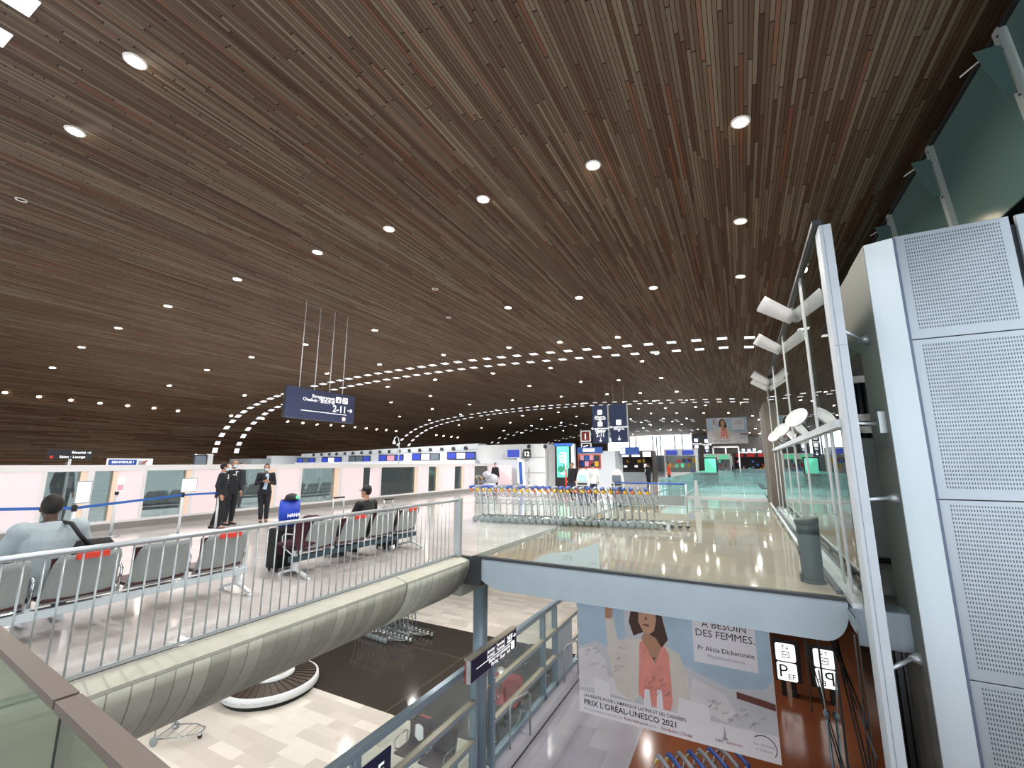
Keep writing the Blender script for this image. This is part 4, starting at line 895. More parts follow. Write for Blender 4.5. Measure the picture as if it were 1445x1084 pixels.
vsign('left of two big navy vertical hanging signs, lettered 2-11 above a down arrow', -9.83, -8.58, 3.16, 6.0, 32, [('p', .25, .36), ('t', .33, .24, 'Départs'), ('t', .385, .24, 'Terminal'), ('t', .44, .24, '2E'), ('p', .56, .36), ('t', .635, .22, 'Enregistrement'), ('t', .69, .22, 'Check-in'), ('t', .73, .18, '登机手续'), ('t', .83, .36, '2-11'), ('a', .91, .34)], 'big vertical hanging signs')
vsign('right of two big navy vertical hanging signs, one pictogram above a down arrow', -8.46, -7.16, 3.20, 6.02, 32, [('p', .55, .38), ('t', .62, .22, 'Enregistrement'), ('t', .675, .22, 'Check-in'), ('t', .72, .18, '2F'), ('a', .89, .36)], 'big vertical hanging signs')
fb = [('p', .3, .4), ('t', .42, .3, 'Terminal'), ('p', .6, .4), ('t', .72, .3, '2E'), ('a', .88, .4)]
for (a, c, e, f_, Y_, lab) in [(977, 989, 615, 645, 55, 'left of the two small navy signs under the far banner corner'), (992, 1003, 616, 646, 55, 'right of the two small navy signs under the far banner corner'), (1046, 1053, 632, 650, 75, 'first tiny dark hanging sign right below the far banner'), (1054, 1061, 632, 651, 75, 'second tiny dark hanging sign right below the far banner'), (1062, 1068, 631, 650, 75, 'third tiny dark hanging sign right below the far banner'), (1070, 1076, 634, 652, 75, 'tiny dark hanging sign beside the taupe pier')]:
    pa, pb_ = at_y(a, e, Y_), at_y(c, f_, Y_); vsign(lab, pa.x, pb_.x, pb_.z, pa.z, Y_, fb, 'far vertical signs', cables=False, edge=False)
# -- hanging posters
def poster(label, x0, z0, w, h, y, fine=True, hang=None):
    t = thing('hanging_poster', label, 'poster', (x0 + w / 2, y, z0)); S = w / 3.35
    MB().box(x0, x0 + w, y, y + .012, z0, z0 + h).build('sheet', mat('poster_haze', 'd6d8df', .6, var=.08, vscale=.9 / S), t)
    st = [0]
    def lay(name, m_, polys, d=None):
        for P in polys:
            st[0] += .5; MB().prism([(u * S, v * S) for u, v in P], (x0, y - .0012 * st[0] * max(S, .6), z0), Xv, Zv, (0, .0008, 0)).build(name, m_, t)
    lay('print_sky', mat('poster_blue', 'b7d0e4', .6, var=.12, vscale=1.4), [[(.02, 1.15), (.35, 1.3), (.75, 1.2), (.95, 1.5), (.9, 2.36), (.02, 2.36)], [(1.75, 1.3), (2.15, 1.1), (2.7, .95), (3.2, 1.05), (3.33, 1.2), (3.33, 2.36), (1.6, 2.36)]])
    lay('print_pale', mat('poster_white_haze', 'ece8ec', .6, var=.06, vscale=2), [[(.0, .42), (.6, .5), (.55, 1.0), (.3, 1.2), (.0, 1.1)], [(2.0, .55), (2.6, .42), (2.75, .6), (2.6, .85), (2.1, 1.0)], [(.3, .45), (1.0, .4), (1.0, .72), (.3, .72)]])
    lay('print_cardigan', mat('poster_cardigan', 'e4ddd6', .6, var=.07, vscale=3), [[(.56, 1.75), (.72, 1.8), (.8, 1.4), (1.05, 1.45), (1.25, 1.5), (1.2, .6), (1.05, .38), (.75, .5), (.6, 1.1)], [(1.62, 1.45), (1.9, 1.35), (2.02, 1.0), (2.05, .5), (1.75, .38), (1.7, .9)]])
    lay('print_top', mat('poster_coral', 'ef9c90', .6, var=.12, vscale=4), [[(1.2, 1.42), (1.32, 1.5), (1.45, 1.1), (1.62, 1.48), (1.72, 1.3), (1.74, .55), (1.68, .33), (1.5, .3), (1.3, .4), (1.14, .55), (1.18, 1.0)]])
    lay('print_skin', mat('poster_skin', 'c08f73', .6), [[(1.24, 1.5), (1.33, 1.66), (1.6, 1.66), (1.63, 1.5), (1.47, 1.1)], [(.57, 1.74), (.7, 1.76), (.73, 2.1), (.7, 2.3), (.6, 2.32), (.56, 2.05)]])
    lay('print_hair', mat('poster_hair', '4a3028', .6), [[(1.1, 1.52), (1.02, 1.75), (1.1, 2.1), (1.25, 2.26), (1.45, 2.28), (1.6, 2.1), (1.66, 1.8), (1.72, 1.55), (1.6, 1.4), (1.5, 1.55), (1.3, 1.62)]])
    lay('print_face', mat('poster_face', 'cf9f83', .6), [[(1.2, 1.78), (1.28, 1.62), (1.38, 1.58), (1.48, 1.66), (1.53, 1.85), (1.5, 2.08), (1.36, 2.16), (1.22, 2.05)]])
    lay('print_features', mat('poster_features', '6e3f38', .6), [[(1.26, 1.74), (1.36, 1.76), (1.42, 1.735), (1.36, 1.72)], [(1.24, 1.96), (1.32, 1.985), (1.32, 1.96)], [(1.39, 1.975), (1.48, 1.96), (1.4, 1.955)], [(1.32, 1.83), (1.37, 1.84), (1.345, 1.9)], [(1.42, 1.2), (1.48, 1.22), (1.46, 1.16)], [(2.78, .93), (3.34, .86), (3.34, .76), (2.78, .83)]])
    lay('print_hands', mat('poster_white', 'f4f2f8', .6), [[(1.22, .3), (1.38, .3), (1.34, .66), (1.26, .64)], [(1.45, .3), (1.58, .3), (1.56, .7), (1.48, .68)], [(.3, .36), (.62, .36), (.6, .62), (.32, .66)], [(1.8, .36), (2.35, .36), (2.33, .62), (1.85, .64)], [(0, 0), (3.35, 0), (3.35, .40), (0, .37)], [(2.15, 1.28), (3.14, 1.28), (3.14, 2.25), (2.15, 2.25)]])
    st[0] += 2; yy = y - .0012 * st[0] * max(S, .6)
    def T_(b, s, u, v, size, al='LEFT', bold=0.0): b.text(s, size * S, (x0 + u * S, yy, z0 + v * S), Xv, Zv, al, ext=.0, bold=bold)
    b = MB(); T_(b, 'À BESOIN', 2.66, 1.87, .165, 'CENTER'); T_(b, 'DES FEMMES.', 2.66, 1.715, .165, 'CENTER'); T_(b, 'LA SCIENCE', 2.66, 2.02, .165, 'CENTER')
    T_(b, "PRIX L'ORÉAL-UNESCO 2021", .09, .145, .135, 'LEFT', .012); T_(b, "LAURÉATE POUR L'AMÉRIQUE LATINE ET LES CARAÏBES", .09, .28, .075, 'LEFT', .008)
    T_(b, 'Pr Alicia Dickenstein', 2.66, 1.49, .105, 'CENTER', .006); T_(b, 'PARIS', 2.40, .105, .05, 'LEFT', .012); b.build('lettering', 'blacktxt', t)
    b = MB(); T_(b, 'Mathématicienne', 2.66, 1.38, .085, 'CENTER'); T_(b, 'Une exposition proposée par', .09, .055, .062); T_(b, 'avec la', 1.27, .055, .062); T_(b, 'For Women', 2.97, .2, .06); T_(b, 'in Science', 3.0, .13, .06)
    b.prism([(2.50 * S, .15 * S), (2.60 * S, .15 * S), (2.575 * S, .20 * S), (2.565 * S, .28 * S), (2.552 * S, .38 * S), (2.545 * S, .28 * S), (2.53 * S, .20 * S)], (x0, yy, z0), Xv, Zv, (0, .0008, 0)); b.build('lettering', 'greytxt', t)
    b = MB(); T_(b, 'Paris Aéroport', .86, .055, .07, 'LEFT', .01); T_(b, "Fondation L'Oréal", 1.52, .055, .07, 'LEFT', .01); T_(b, 'AÉROPORT', 2.56, .105, .05, 'LEFT', .004); b.build('lettering', 'purpletxt', t)
    b = MB(); b.tube([(x0 + (3.12 + .18 * math.cos(a)) * S, yy, z0 + (.19 + .17 * math.sin(a)) * S) for a in [2.3 - 2.9 * k / 14 for k in range(15)]], .006 * S, 5); b.build('emblem', 'blacktxt', t)
    if fine:
        b = MB(); random.seed(4)
        for k in range(40):
            u, v = random.choice([(random.uniform(.05, 1.0), random.uniform(.75, 1.3)), (random.uniform(2.3, 3.2), random.uniform(.45, .72)), (random.uniform(1.3, 1.7), random.uniform(.6, .9))])
            a = random.uniform(0, 6); b.tube([(x0 + u + .03 * math.cos(a + q * 1.3) * (1 + q * .3), yy, z0 + v + .03 * math.sin(a + q * 1.9)) for q in range(4)], .0022, 4)
        b.build('chalk_lettering', mat('scribble', '7d6f78', .7), t)
    if hang:
        for x in (x0 + .12 * w, x0 + .88 * w): MB().tube([(x, y + .006, z0 + h), (x, y + .006, hang(x))], .006 * max(S, 1), 5).build('cable', 'beige_rail', t)
    return t
poster('large pale poster of a woman in coral top hanging below the landing', -3.2, -2.99, 3.36, 2.42, 9.0, True, lambda x: -.5)
poster('far pale banner of a woman in coral top hanging under the distant ceiling', -2.68, 3.43, 3.28, 2.34, 44, False, lambda x: ceil_z(x) + .05)
# -- lift / car park lightbox on the arrivals floor
t = thing('lightbox_sign', 'black lightbox with lift and P EF pictograms on black legs over the brown floor', 'sign', (.64, 15.1, LOW))
MB().box(.33, .95, 15.11, 15.30, -4.13, -3.12, bev=.008).build('case', 'black', t)
for z, kind in ((-3.615, 'lift'), (-4.10, 'park')):
    pc = MB().prism(rrect(.47, .45, .05), (.375, 15.11, z), Xv, Zv, (0, -.008, 0)).build('pictogram', 'picto', t)
    b = MB(); yq = 15.101; K = 1.8
    if kind == 'lift':
        arrow(b, (.56, yq, z + .36), Xv, Zv, .11, 'U', .002); arrow(b, (.66, yq, z + .36), Xv, Zv, .11, 'D', .002)
        for q in ((0, 0, .1, .010), (0, .080, .1, .09), (0, 0, .010, .09), (.090, 0, .1, .09), (.02, .035, .035, .055), (.043, .035, .058, .055), (.066, .035, .081, .055)):
            b.box(.52 + q[0] * K, .52 + q[2] * K, yq - .002, yq, z + .09 + min(q[1], q[3]) * K, z + .09 + max(q[1], q[3]) * K)
    else: b.text('P', .46, (.405, yq, z + .085), Xv, Zv, ext=.001); b.text('EF', .19, (.62, yq, z + .05), Xv, Zv, ext=.001, bold=.01)
    b.build('symbol', 'blacktxt', pc)
for x in (.50, .74): MB().box(x - .06, x + .06, 15.14, 15.22, LOW, -4.13, bev=.02).build('leg', 'black', t)
# glazing of the lower level in line with the screen above
t = thing('lower_glass_screen', 'dark mirrored glazing with crossing black tie rods below the landing', 'glass wall', (1.05, 10, LOW)); t['kind'] = 'structure'
MB().box(1.05, 1.062, 6.95, 30, LOW, -.10).build('pane', glass('glass_lower', 'c9bfb4', refl=1.7, ior=1.6), t)
for (a, c) in [((9.79, -1.0), (6.6, -1.42)), ((14.5, -2.8), (9.0, -3.3)), ((9.3, -.56), (7.2, -2.2)), ((7.0, -.3), (7.1, -2.5))]:
    MB().tube([(1.03, a[0], a[1]), (1.03, c[0], c[1])], .013, 6).build('tie_rod', 'black', t)
for y in (9.1, 11.3, 14.5, 18.0): MB().box(1.035, 1.10, y, y + .05, LOW, -.56).build('mullion', 'dark', t)
MB().box(1.065, 1.72, 7.5, 7.9, -.58, -.12, bev=.03).build('edge_panel', 'fascia', t); MB().box(1.1, 4.2, 8.0, 24, -.5, -.13).build('soffit', 'concbelow', t)
t = thing('rod_node', 'steel tie rod node with white clamps behind the landing edge', 'bracket', (.95, 10.5, -2.6)); MB().ball((.98, 10.5, -2.75), .055, .055, .09).build('hub', 'bluesteel', t); MB().tube([(.92, 10.4, -2.0), (.97, 10.45, -2.68)], .014, 6).build('clamp', 'white', t); MB().tube([(.98, 10.5, -2.8), (.99, 10.5, LOW)], .022, 8).build('stem', 'bluesteel', t)

# ================================================================ arrivals level
t = thing('glazed_rail', 'long blue-grey steel and glass partition with beige rails in the arrivals hall', 'glass partition', (-5.25, 9, LOW))
for (ya, yb) in ((3.0, 8.35), (9.0, 15.0)):
    MB().box(-5.33, -5.20, ya, yb, -2.40, -2.28, bev=.01).build('top_rail', 'bluesteel', t)
    for z in (-3.02, -3.72):
        MB().box(-5.29, -5.18, ya, yb, z - .025, z + .03).build('middle_rail', 'beige_rail', t); MB().box(-5.18, -5.16, ya, yb, z - .05, z + .0).build('rail_edge', 'bluesteel', t)
    MB().box(-5.30, -5.18, ya, yb, LOW, LOW + .12).build('bottom_rail', 'bluesteel', t)
for ya, yb in ((3.0, 5.2), (5.3, 8.35), (9.0, 11.85), (11.95, 12.7)): MB().box(-5.255, -5.245, ya, yb, LOW + .12, -2.4).build('glass_panel', 'glass_clear', t)
for y in (5.2, 8.36, 9.05, 11.86, 12.72, 14.9): MB().box(-5.32, -5.18, y, y + .09, LOW, -2.3).build('post', 'bluesteel', t)
MB().box(-5.30, -5.19, 12.85, 14.05, LOW + .03, -3.0).build('solid_panel', 'fascia', t)
for k, y in enumerate((13.2, 13.6, 14.0, 14.4)): MB().lathe([(.02, 0), (.11, .05), (.12, .1)], (-5.24, y, -2.28), 12).build('uplight', 'chrome', t)
o = thing('bolted_post', 'slim bolted steel post beside the round column in the glazed rail', 'post', (-5.15, 9, LOW)); o['kind'] = 'structure'
MB().box(-5.19, -5.10, 8.93, 9.04, LOW, -2.45, bev=.015).build('shaft', 'bluesteel', o)
b = MB()
for z in (-4.0, -3.6, -3.2, -2.8): b.ball((-5.09, 8.98, z), .035, seg=8)
b.build('bolt', 'chrome', o)
t = thing('direction_sign', 'dark blue arrivals sign lettered 2E with arrow above the glazed rail', 'sign', (-5.08, 8.9, -2.5))
MB().box(-5.15, -5.05, 7.92, 9.92, -2.50, -2.08).build('case', 'alu', t); MB().box(-5.052, -5.045, 7.96, 9.90, -2.49, -2.09).build('panel', mat('indigo_sign', '1a1f45', .4), t); MB().box(-5.18, -5.04, 7.9, 9.93, -2.08, -2.05).build('top_cap', 'beige_rail', t); MB().box(-5.16, -5.14, 7.9, 7.93, -2.5, -2.1).build('end_cap', 'redsign', t)
b = MB(); q = lambda u, v: V(-5.044, 7.96 + u * 1.94, -2.09 - v * .40)
b.text('Arrivée · Terminal', .10, q(.70, .23), Yv, Zv, 'RIGHT', bold=.015); b.text('Arrivals · Terminal', .10, q(.70, .45), Yv, Zv, 'RIGHT', bold=.015); b.text('2EF', .19, q(.90, .42), Yv, Zv, 'RIGHT', bold=.02); arrow(b, q(.95, .27), Yv, Zv, .12)
b.box(-5.044, -5.040, 8.15, 9.75, -2.305, -2.295); b.text('Retour aux commerces', .10, q(.84, .72), Yv, Zv, 'RIGHT', bold=.015); b.text('Parking · Shops · Exit', .10, q(.84, .94), Yv, Zv, 'RIGHT', bold=.015); b.build('lettering', 'txt', t)
b = MB().prism(rrect(.15, .16, .02), q(.87, .92), Yv, Zv, (.003, 0, 0)).build('pictogram', 'txt', t)
for i, (y, lab) in enumerate([(10.0, 'bent steel hand rail on the lilac floor by the blue column'), (13.4, 'bent steel hand rail by the grey panel of the glazed rail')]):
    o = thing('hand_rail', lab, 'handrail', (-4.9, y, LOW)); MB().tube([(-5.1, y - .3, LOW), (-5.1, y - .3, LOW + .85), (-5.08, y - .2, LOW + .92), (-4.95, y + .3, LOW + .92), (-4.92, y + .36, LOW + .85), (-4.92, y + .36, LOW)], .022, 8).build('tube', 'steel', o)
t = thing('notice_panel', 'small navy panel with white lettering under the near end of the glazed rail', 'sign', (-5.13, 5.4, -3))
MB().box(-5.16, -5.13, 5.28, 5.85, -2.98, -2.52).build('panel', MATS['indigo_sign'], t); b = MB(); b.text('2F', .3, (-5.13, 5.56, -2.85), Yv, Zv, 'CENTER', bold=.01); b.build('lettering', 'txt', t)
# carousel
CXY = V(-12.28, 8.9, 0)
t = thing('baggage_carousel', 'round baggage carousel with dark slatted ring and white lettered rim', 'baggage carousel', (CXY.x, CXY.y, LOW))
MB().lathe([(1.16, LOW), (1.18, LOW + .10)], CXY, 48).build('kick_skirt', 'black', t)
MB().lathe([(1.19, LOW + .10), (1.24, LOW + .12), (1.22, LOW + .29), (1.16, LOW + .30)], CXY, 48, cap=False).build('rim', 'white', t)
MB().lathe([(1.17, LOW + .295), (.58, LOW + .40)], CXY, 48, cap=False).build('belt', 'carbelt', t)
for k in range(36):
    a = 2 * PI * k / 36; d1, d2 = V(math.cos(a), math.sin(a), 0), V(math.cos(a + .12), math.sin(a + .12), 0)
    MB().bar(CXY + d1 * .60 + V(0, 0, LOW + .405), CXY + d2 * 1.16 + V(0, 0, LOW + .305), .014, .012).build('slat_edge', 'black', t)
MB().lathe([(.58, LOW + .38), (.57, LOW + .47), (.44, LOW + .47), (.42, LOW + .40)], CXY, 40, cap=False).build('inner_ring', 'white', t)
MB().lathe([(.43, LOW + .42), (.3, LOW + .47), (0, LOW + .5)], CXY, 32, cap=False).build('hub_cover', 'beige_rail', t)
b = MB(); s_ = 'Bagages de dimensions spéciales · Oversized baggage'
for k, ch in enumerate(s_):
    a = -PI * .80 + k * .040; rr = V(math.cos(a), math.sin(a), 0); b.text(ch, .085, CXY + rr * 1.232 + V(0, 0, LOW + .17), V(-math.sin(a), math.cos(a), 0), Zv, 'CENTER', ext=.002)
b.build('lettering', 'greytxt', t)

# ================================================================ things on the landing
t = thing('litter_bin', 'tall dark grey-green metal bin with slanted top beside the glass screen', 'litter bin', (.79, 8.2, 0))
MB().lathe([(.135, .03), (.14, .06), (.150, .83), (.148, .84)], (.79, 8.2, 0), 28).build('drum', 'bin', t)
b = MB(); b.lathe([(.155, .0), (.162, .02), (.165, .075), (.15, .085)], (0, 0, 0), 28); o = b.build('lid', 'bin', t, local=True); o.location = (0, 0, .835); o.rotation_euler = (0, R(-8), 0)
MB().lathe([(.16, 0), (.165, .02), (.14, .04)], (.79, 8.2, 0), 28).build('foot', 'black', t); MB().box(.625, .66, 8.12, 8.28, .0, .12, bev=.01).build('pedal', 'black', t); MB().box(.64, .665, 8.14, 8.26, .38, .44).build('latch', 'black', t)
# teal balustrades round the void behind
def teal(label, pts, h=1.1, n=6, m='glass_teal'):
    t = thing('glass_guard', label, 'balustrade', (pts[0][0], pts[0][1], 0)); a, c = V(*pts[0], 0), V(*pts[1], 0)
    for k in range(n):
        p, q = a.lerp(c, (k + .01) / n), a.lerp(c, (k + .99) / n); MB().bar(p + V(0, 0, h / 2), q + V(0, 0, h / 2), .016, h).build('glass_panel', m, t)
    MB().bar(a + V(0, 0, h), c + V(0, 0, h), .02, .012).build('top_edge', 'glass_edge', t); MB().bar(a + V(0, 0, .04), c + V(0, 0, .04), .05, .08).build('base_channel', 'alu', t); return t
teal('long teal glass guard running away beside the void behind the trolleys', [(-2.95, 18.2), (-2.95, 46)], n=14)
teal('teal glass guard across the near edge of the void behind the landing', [(-2.9, 24.5), (.9, 24.5)], n=4)
teal('teal glass guard across the far edge of the void', [(-2.9, 46), (3.2, 46)], n=6); teal('middle teal glass guard crossing the void', [(-2.9, 32), (3.2, 32)], n=5)
slab('floor.013', -2.9, 3.6, 31.5, 34, -.0, mat('bridge_teal_floor', 'b5d3cf', .25), .25)
slab('floor.014', -2.9, 3.6, 24.6, 31.5, -2.2, mat('mezzanine', 'a9c4c0', .3), .2)
t = thing('barrier_rail', 'steel barrier with blue top rail behind the trolley row', 'barrier', (-3.2, 18, 0))
MB().tube([(-4.7, 18.0, .95), (-1.98, 18.0, .95)], .03, 8).build('top_rail', 'tblue', t)
for x in (-4.7, -3.3, -1.98): MB().tube([(x, 18.0, 0), (x, 18.0, .95)], .03, 8).build('post', 'steel', t)
MB().box(-4.65, -2.05, 17.99, 18.01, .15, .5).build('infill_panel', 'islgrey', t)
t = thing('guard_end_post', 'tapered grey end post standing at the corner of the teal guard', 'post', (-1.6, 17.8, 0)); MB().prism([(-.12, 0), (.12, 0), (.05, 1.1), (-.05, 1.1)], (-1.6, 17.8, 0), (1, 0, 0), (0, 0, 1), (0, .06, 0)).build('blade', 'steel', t)
for i, x in enumerate((-6.07, -4.62)):
    t = thing('check_in_kiosk', '%s white arch-topped self-service kiosk behind the trolley row' % ('left' if i == 0 else 'right'), 'kiosk', (x, 18.2, 0), 'arch-topped kiosks')
    P = [(-.27, .78)] + [(-.27 * math.cos(PI * k / 12) , .95 + .55 * math.sin(PI * k / 12)) for k in range(13)] + [(.27, .78)]
    MB().prism(P, (x, 18.1, 0), Xv, Zv, (0, .16, 0)).build('head', 'white', t); MB().prism(rrect(.36, .26, .02), (x - .18, 18.095, .98), Xv, Zv, (0, -.012, 0)).build('screen', 'lcdoff' if i else mat('screen_pale_green', '8fc0b0', .2, emit=.4, emit_hex='9fd8c8'), t)
    MB().box(x - .2, x + .2, 18.02, 18.1, .84, .9).build('keypad_shelf', 'black', t); b = MB(); b.box(x - .2, x - .06, 18.12, 18.26, 0, .8); b.box(x + .06, x + .2, 18.12, 18.26, 0, .8); b.build('pedestal', 'blue', t)
# ================================================================ belt posts by the partition
posts = [(-13.55, 1.2, None), tuple(at_z(105, 716, .97))[:2] + ('tilt',), (-12.47, 6.14, 'big'), (-12.51, 7.03, 'narrow')]
plabel = ['belt post at the left end outside the nearest window', 'belt post with tilted white board behind the seated man', 'belt post carrying a big blank white board', 'belt post with narrow pink and white notice beside the staff']
for i, (x, y, k) in enumerate(posts):
    if i == 0: continue
    t = thing('belt_post', plabel[i], 'queue post', (x, y, 0), 'queue posts by the partition')
    MB().lathe([(.03, .02), (.03, .92)], (x, y, 0), 14).build('tube', 'alu', t); MB().lathe([(.17, 0), (.17, .015), (.04, .035)], (x, y, 0), 20).build('base', 'steel', t); MB().lathe([(.034, .90), (.04, .91), (.04, 1.0), (.03, 1.01)], (x, y, 0), 14).build('head', 'black', t)
    if k == 'big':
        MB().box(x - .012, x + .0, y - .06, y + .30, 1.02, 1.36).build('notice_frame', 'islgrey', t); MB().box(x, x + .004, y - .045, y + .285, 1.035, 1.345).build('notice', 'paper', t)
    if k == 'tilt':
        MB().box(x - .012, x, y - .02, y + .2, 1.03, 1.42).build('notice_frame', 'islgrey', t); MB().box(x, x + .004, y - .005, y + .185, 1.045, 1.405).build('notice', 'paper', t)
    if k == 'narrow':
        MB().box(x - .012, x, y + .0, y + .13, 1.02, 1.36).build('notice_frame', 'islgrey', t); MB().box(x, x + .004, y + .01, y + .12, 1.03, 1.35).build('notice', 'paper', t); MB().box(x + .004, x + .006, y + .01, y + .12, 1.04, 1.14).build('notice_print', 'pink', t)
x, y = -13.56, 5.23
t = thing('belt_post', 'belt post with narrow pink notice standing closer to the partition', 'queue post', (x, y, 0), 'queue posts by the partition')
MB().lathe([(.03, .02), (.03, .98)], (x, y, 0), 14).build('tube', 'alu', t); MB().lathe([(.17, 0), (.17, .015), (.04, .035)], (x, y, 0), 20).build('base', 'steel', t); MB().lathe([(.04, .98), (.04, 1.06)], (x, y, 0), 14).build('head', 'black', t); MB().box(x - .006, x + .006, y - .02, y + .12, 1.06, 1.38).build('notice', 'paper', t); MB().box(x + .006, x + .008, y - .01, y + .11, 1.08, 1.22).build('notice_print', 'pink', t)
for (a, c, lab) in [(posts[0], posts[1], 'blue belt stretching off to the left behind the seated man'), (posts[1], posts[2], 'blue belt between the tilted board and the big white board'), (posts[2], posts[3], 'short blue belt between the white board and the staff')]:
    A, B_ = V(a[0], a[1], .955), V(c[0], c[1], .955); o = MB().bar(A + (B_ - A).normalized() * .04, B_ - (B_ - A).normalized() * .04, .004, .05).build('queue_belt', 'belt'); tag(o, lab, 'queue belt', 'blue queue belts')
# boards above the partition
t = thing('welcome_sign', 'blue and white BIENVENUE board standing on the partition top', 'sign', (WX, 6, 1.69)); MB().box(WX - .03, WX, 5.47, 6.5, 1.69, 1.86).build('board', 'paper', t); MB().box(WX, WX + .004, 5.50, 6.12, 1.69, 1.835).build('blue_field', 'tblue', t)
MB().text('BIENVENUE !', .085, (WX + .004, 5.81, 1.735), Yv, Zv, 'CENTER', bold=.012).build('lettering', 'txt', t); b = MB().prism([(6.22, 1.71), (6.26, 1.71), (6.40, 1.815), (6.33, 1.815)], (WX + .003, 0, 0), Yv, Zv, (.003, 0, 0)).build('emblem', 'redsign', t)
MB().box(WX, WX + .003, 6.16, 6.34, 1.69, 1.80).build('grey_field', 'greytxt', t)
t = thing('direction_sign', 'black two-line direction sign on a white pole above the partition', 'sign', (-15.6, 4.9, 0)); MB().tube([(-15.6, 4.92, 0), (-15.6, 4.92, 1.85)], .03, 8).build('pole', 'white', t); MB().box(-15.56, -15.5, 4.46, 5.32, 1.845, 2.075).build('panel', mat('black_sign', '23242c', .5), t)
b = MB(); b.text('Sécurité', .085, (-15.5, 5.18, 1.985), Yv, Zv, 'RIGHT', bold=.012); b.text('Salon · Lounge', .085, (-15.5, 5.18, 1.87), Yv, Zv, 'RIGHT', bold=.012); arrow(b, (-15.499, 5.25, 2.01), Yv, Zv, .08); b.build('lettering', 'txt', t); MB().box(-15.5, -15.496, 4.50, 4.56, 1.86, 1.92).build('pictogram', 'redlabel', t)
t = thing('monitor_stand', 'grey monitor and white plate on a pole above the partition', 'monitor', (-16, 8.5, 0)); MB().box(-16.06, -16.0, 8.06, 8.48, 1.66, 2.02, bev=.01).build('monitor', 'bezel', t); MB().box(-16.0, -15.995, 8.1, 8.44, 1.70, 1.98).build('screen', 'lcdoff', t); MB().box(-16.1, -16.0, 8.5, 8.66, 0, 2.04).build('pole', 'alu', t)
t = thing('hooked_lamp', 'slender hooked lamp post rising behind the check-in counters', 'lamp post', (-22, 24, 0)); hb = at_x(563, 632, -22); MB().tube([(hb.x, hb.y, 0), (hb.x, hb.y, 3.2), (hb.x, hb.y - .1, 3.5), (hb.x, hb.y - .3, 3.6), (hb.x, hb.y - .48, 3.5), (hb.x, hb.y - .52, 3.3)], .035, 8).build('post', 'steel', t); MB().lathe([(.05, 3.35), (.14, 3.1), (.15, 3.05)], (hb.x, hb.y - .52, 0), 12).build('shade', 'steel', t)

# ================================================================ check-in island behind the partition
A, B_ = V(-33.0, 24.85, 0), V(-16.9, 27.2, 0); zA, zB = 2.46, 3.13; dI = (B_ - A).normalized(); nI = V(dI.y, -dI.x, 0); LI = (B_ - A).length
def on_isl(px, py, off=.05):
    r = ray(px, py); k = (A - EYEP).dot(nI) + off; return EYEP + r * (k / r.dot(nI))
t = thing('check_in_island', 'long white check-in island with a row of blue and white displays', 'check-in island', (A.x, A.y, 0))
MB().prism([(0, 0), (LI, 0), (LI, zB), (0, zA)], A, dI, Zv, -nI * 1.5).build('fascia', 'isl', t)
MB().prism([(0, zA - .32), (LI, zB - .42), (LI, zB - .40), (0, zA - .30)], A + nI * .01, dI, Zv, nI * .02).build('fascia_groove', 'islgrey', t)
MB().prism([(0, 1.2), (LI, 1.2), (LI, 1.95), (0, 1.75)], A + nI * .01, dI, Zv, nI * .6).build('counter_ledge', 'isl', t)
for i, c in enumerate((406, 432, 468, 507.5, 552, 601, 651)):
    wpx = (8, 26, 28, 31, 35, 39, 40)[i]; yc = 651.5 - (c - 406) * .034; hpx = 8 + i * .5
    a, e = on_isl(c - wpx / 2, yc + hpx / 2), on_isl(c + wpx / 2, yc - hpx / 2); wd = (e - a).dot(dI); hh = e.z - a.z
    o = MB().prism([(0, 0), (wd, 0), (wd, hh), (0, hh)], a, dI, Zv, nI * .05).build('display', 'bezel', t); nn_ = 1 if i == 0 else 3
    for k in range(nn_):
        m_ = [['lcd'], ['lcd', 'lcdoff', 'lcd'], ['lcd', 'lcdw', 'lcd'], ['lcdoff', 'lcdoff', 'lcd'], ['lcd', 'pink', 'lcd'], ['lcd', 'lcdw', 'lcdoff'], ['lcd', 'lcdw', 'lcd']][i][k]
        MB().prism([((k + .06) * wd / nn_, hh * .12), ((k + .94) * wd / nn_, hh * .12), ((k + .94) * wd / nn_, hh * .88), ((k + .06) * wd / nn_, hh * .88)], a + nI * .052, dI, Zv, nI * .01).build('screen', m_, o)
for zx in (280, 318, 355, 390, 430, 468, 510, 552, 597, 642, 690, 738, 788, 838, 893, 948, 1007):
    xx = zx / 3.389 + 360; yy_ = 600 + (143 - (zx - 280) * .045) / 3.389; p = on_isl(xx, yy_, .04); rr = .11 + .03 * (zx - 280) / 700
    MB().tube([p, p + nI * .06], rr, 10).build('spotlight', 'dark', t)
t = thing('service_desk', 'low grey and white desk block left of the check-in island', 'desk', (-34, 22, 0)); MB().box(-36.5, -33.6, 21.0, 23.2, 0, 2.05).build('grey_block', 'islgrey', t); MB().box(-34.2, -33.4, 22.6, 25.6, 0, 2.3).build('white_block', 'isl', t)
t = thing('white_counter_block', 'tall white counter block with blue monitor behind the trolley row', 'counter', (-14, 27.5, 0))
MB().prism([(-17.1, 27.3), (-16.4, 27.0), (-11.5, 26.8), (-11.5, 29), (-17.1, 29)], (0, 0, 0), Xv, Yv, (0, 0, 2.98)).build('body', 'white', t); MB().box(-15.8, -13.2, 26.2, 26.6, 0, 1.95).build('side_screen', 'isl', t); MB().box(-15.5, -13.6, 26.1, 26.2, .3, 1.55).build('pink_panel', 'palepanel', t)
a, e = at_y(714, 647, 26.5), at_y(735, 633, 26.5); o = MB().box(a.x, e.x, 26.5, 26.6, a.z, e.z).build('monitor', 'alu', t); MB().box(a.x + .12, e.x - .12, 26.48, 26.5, a.z + .08, e.z - .08).build('screen', 'lcd', o)
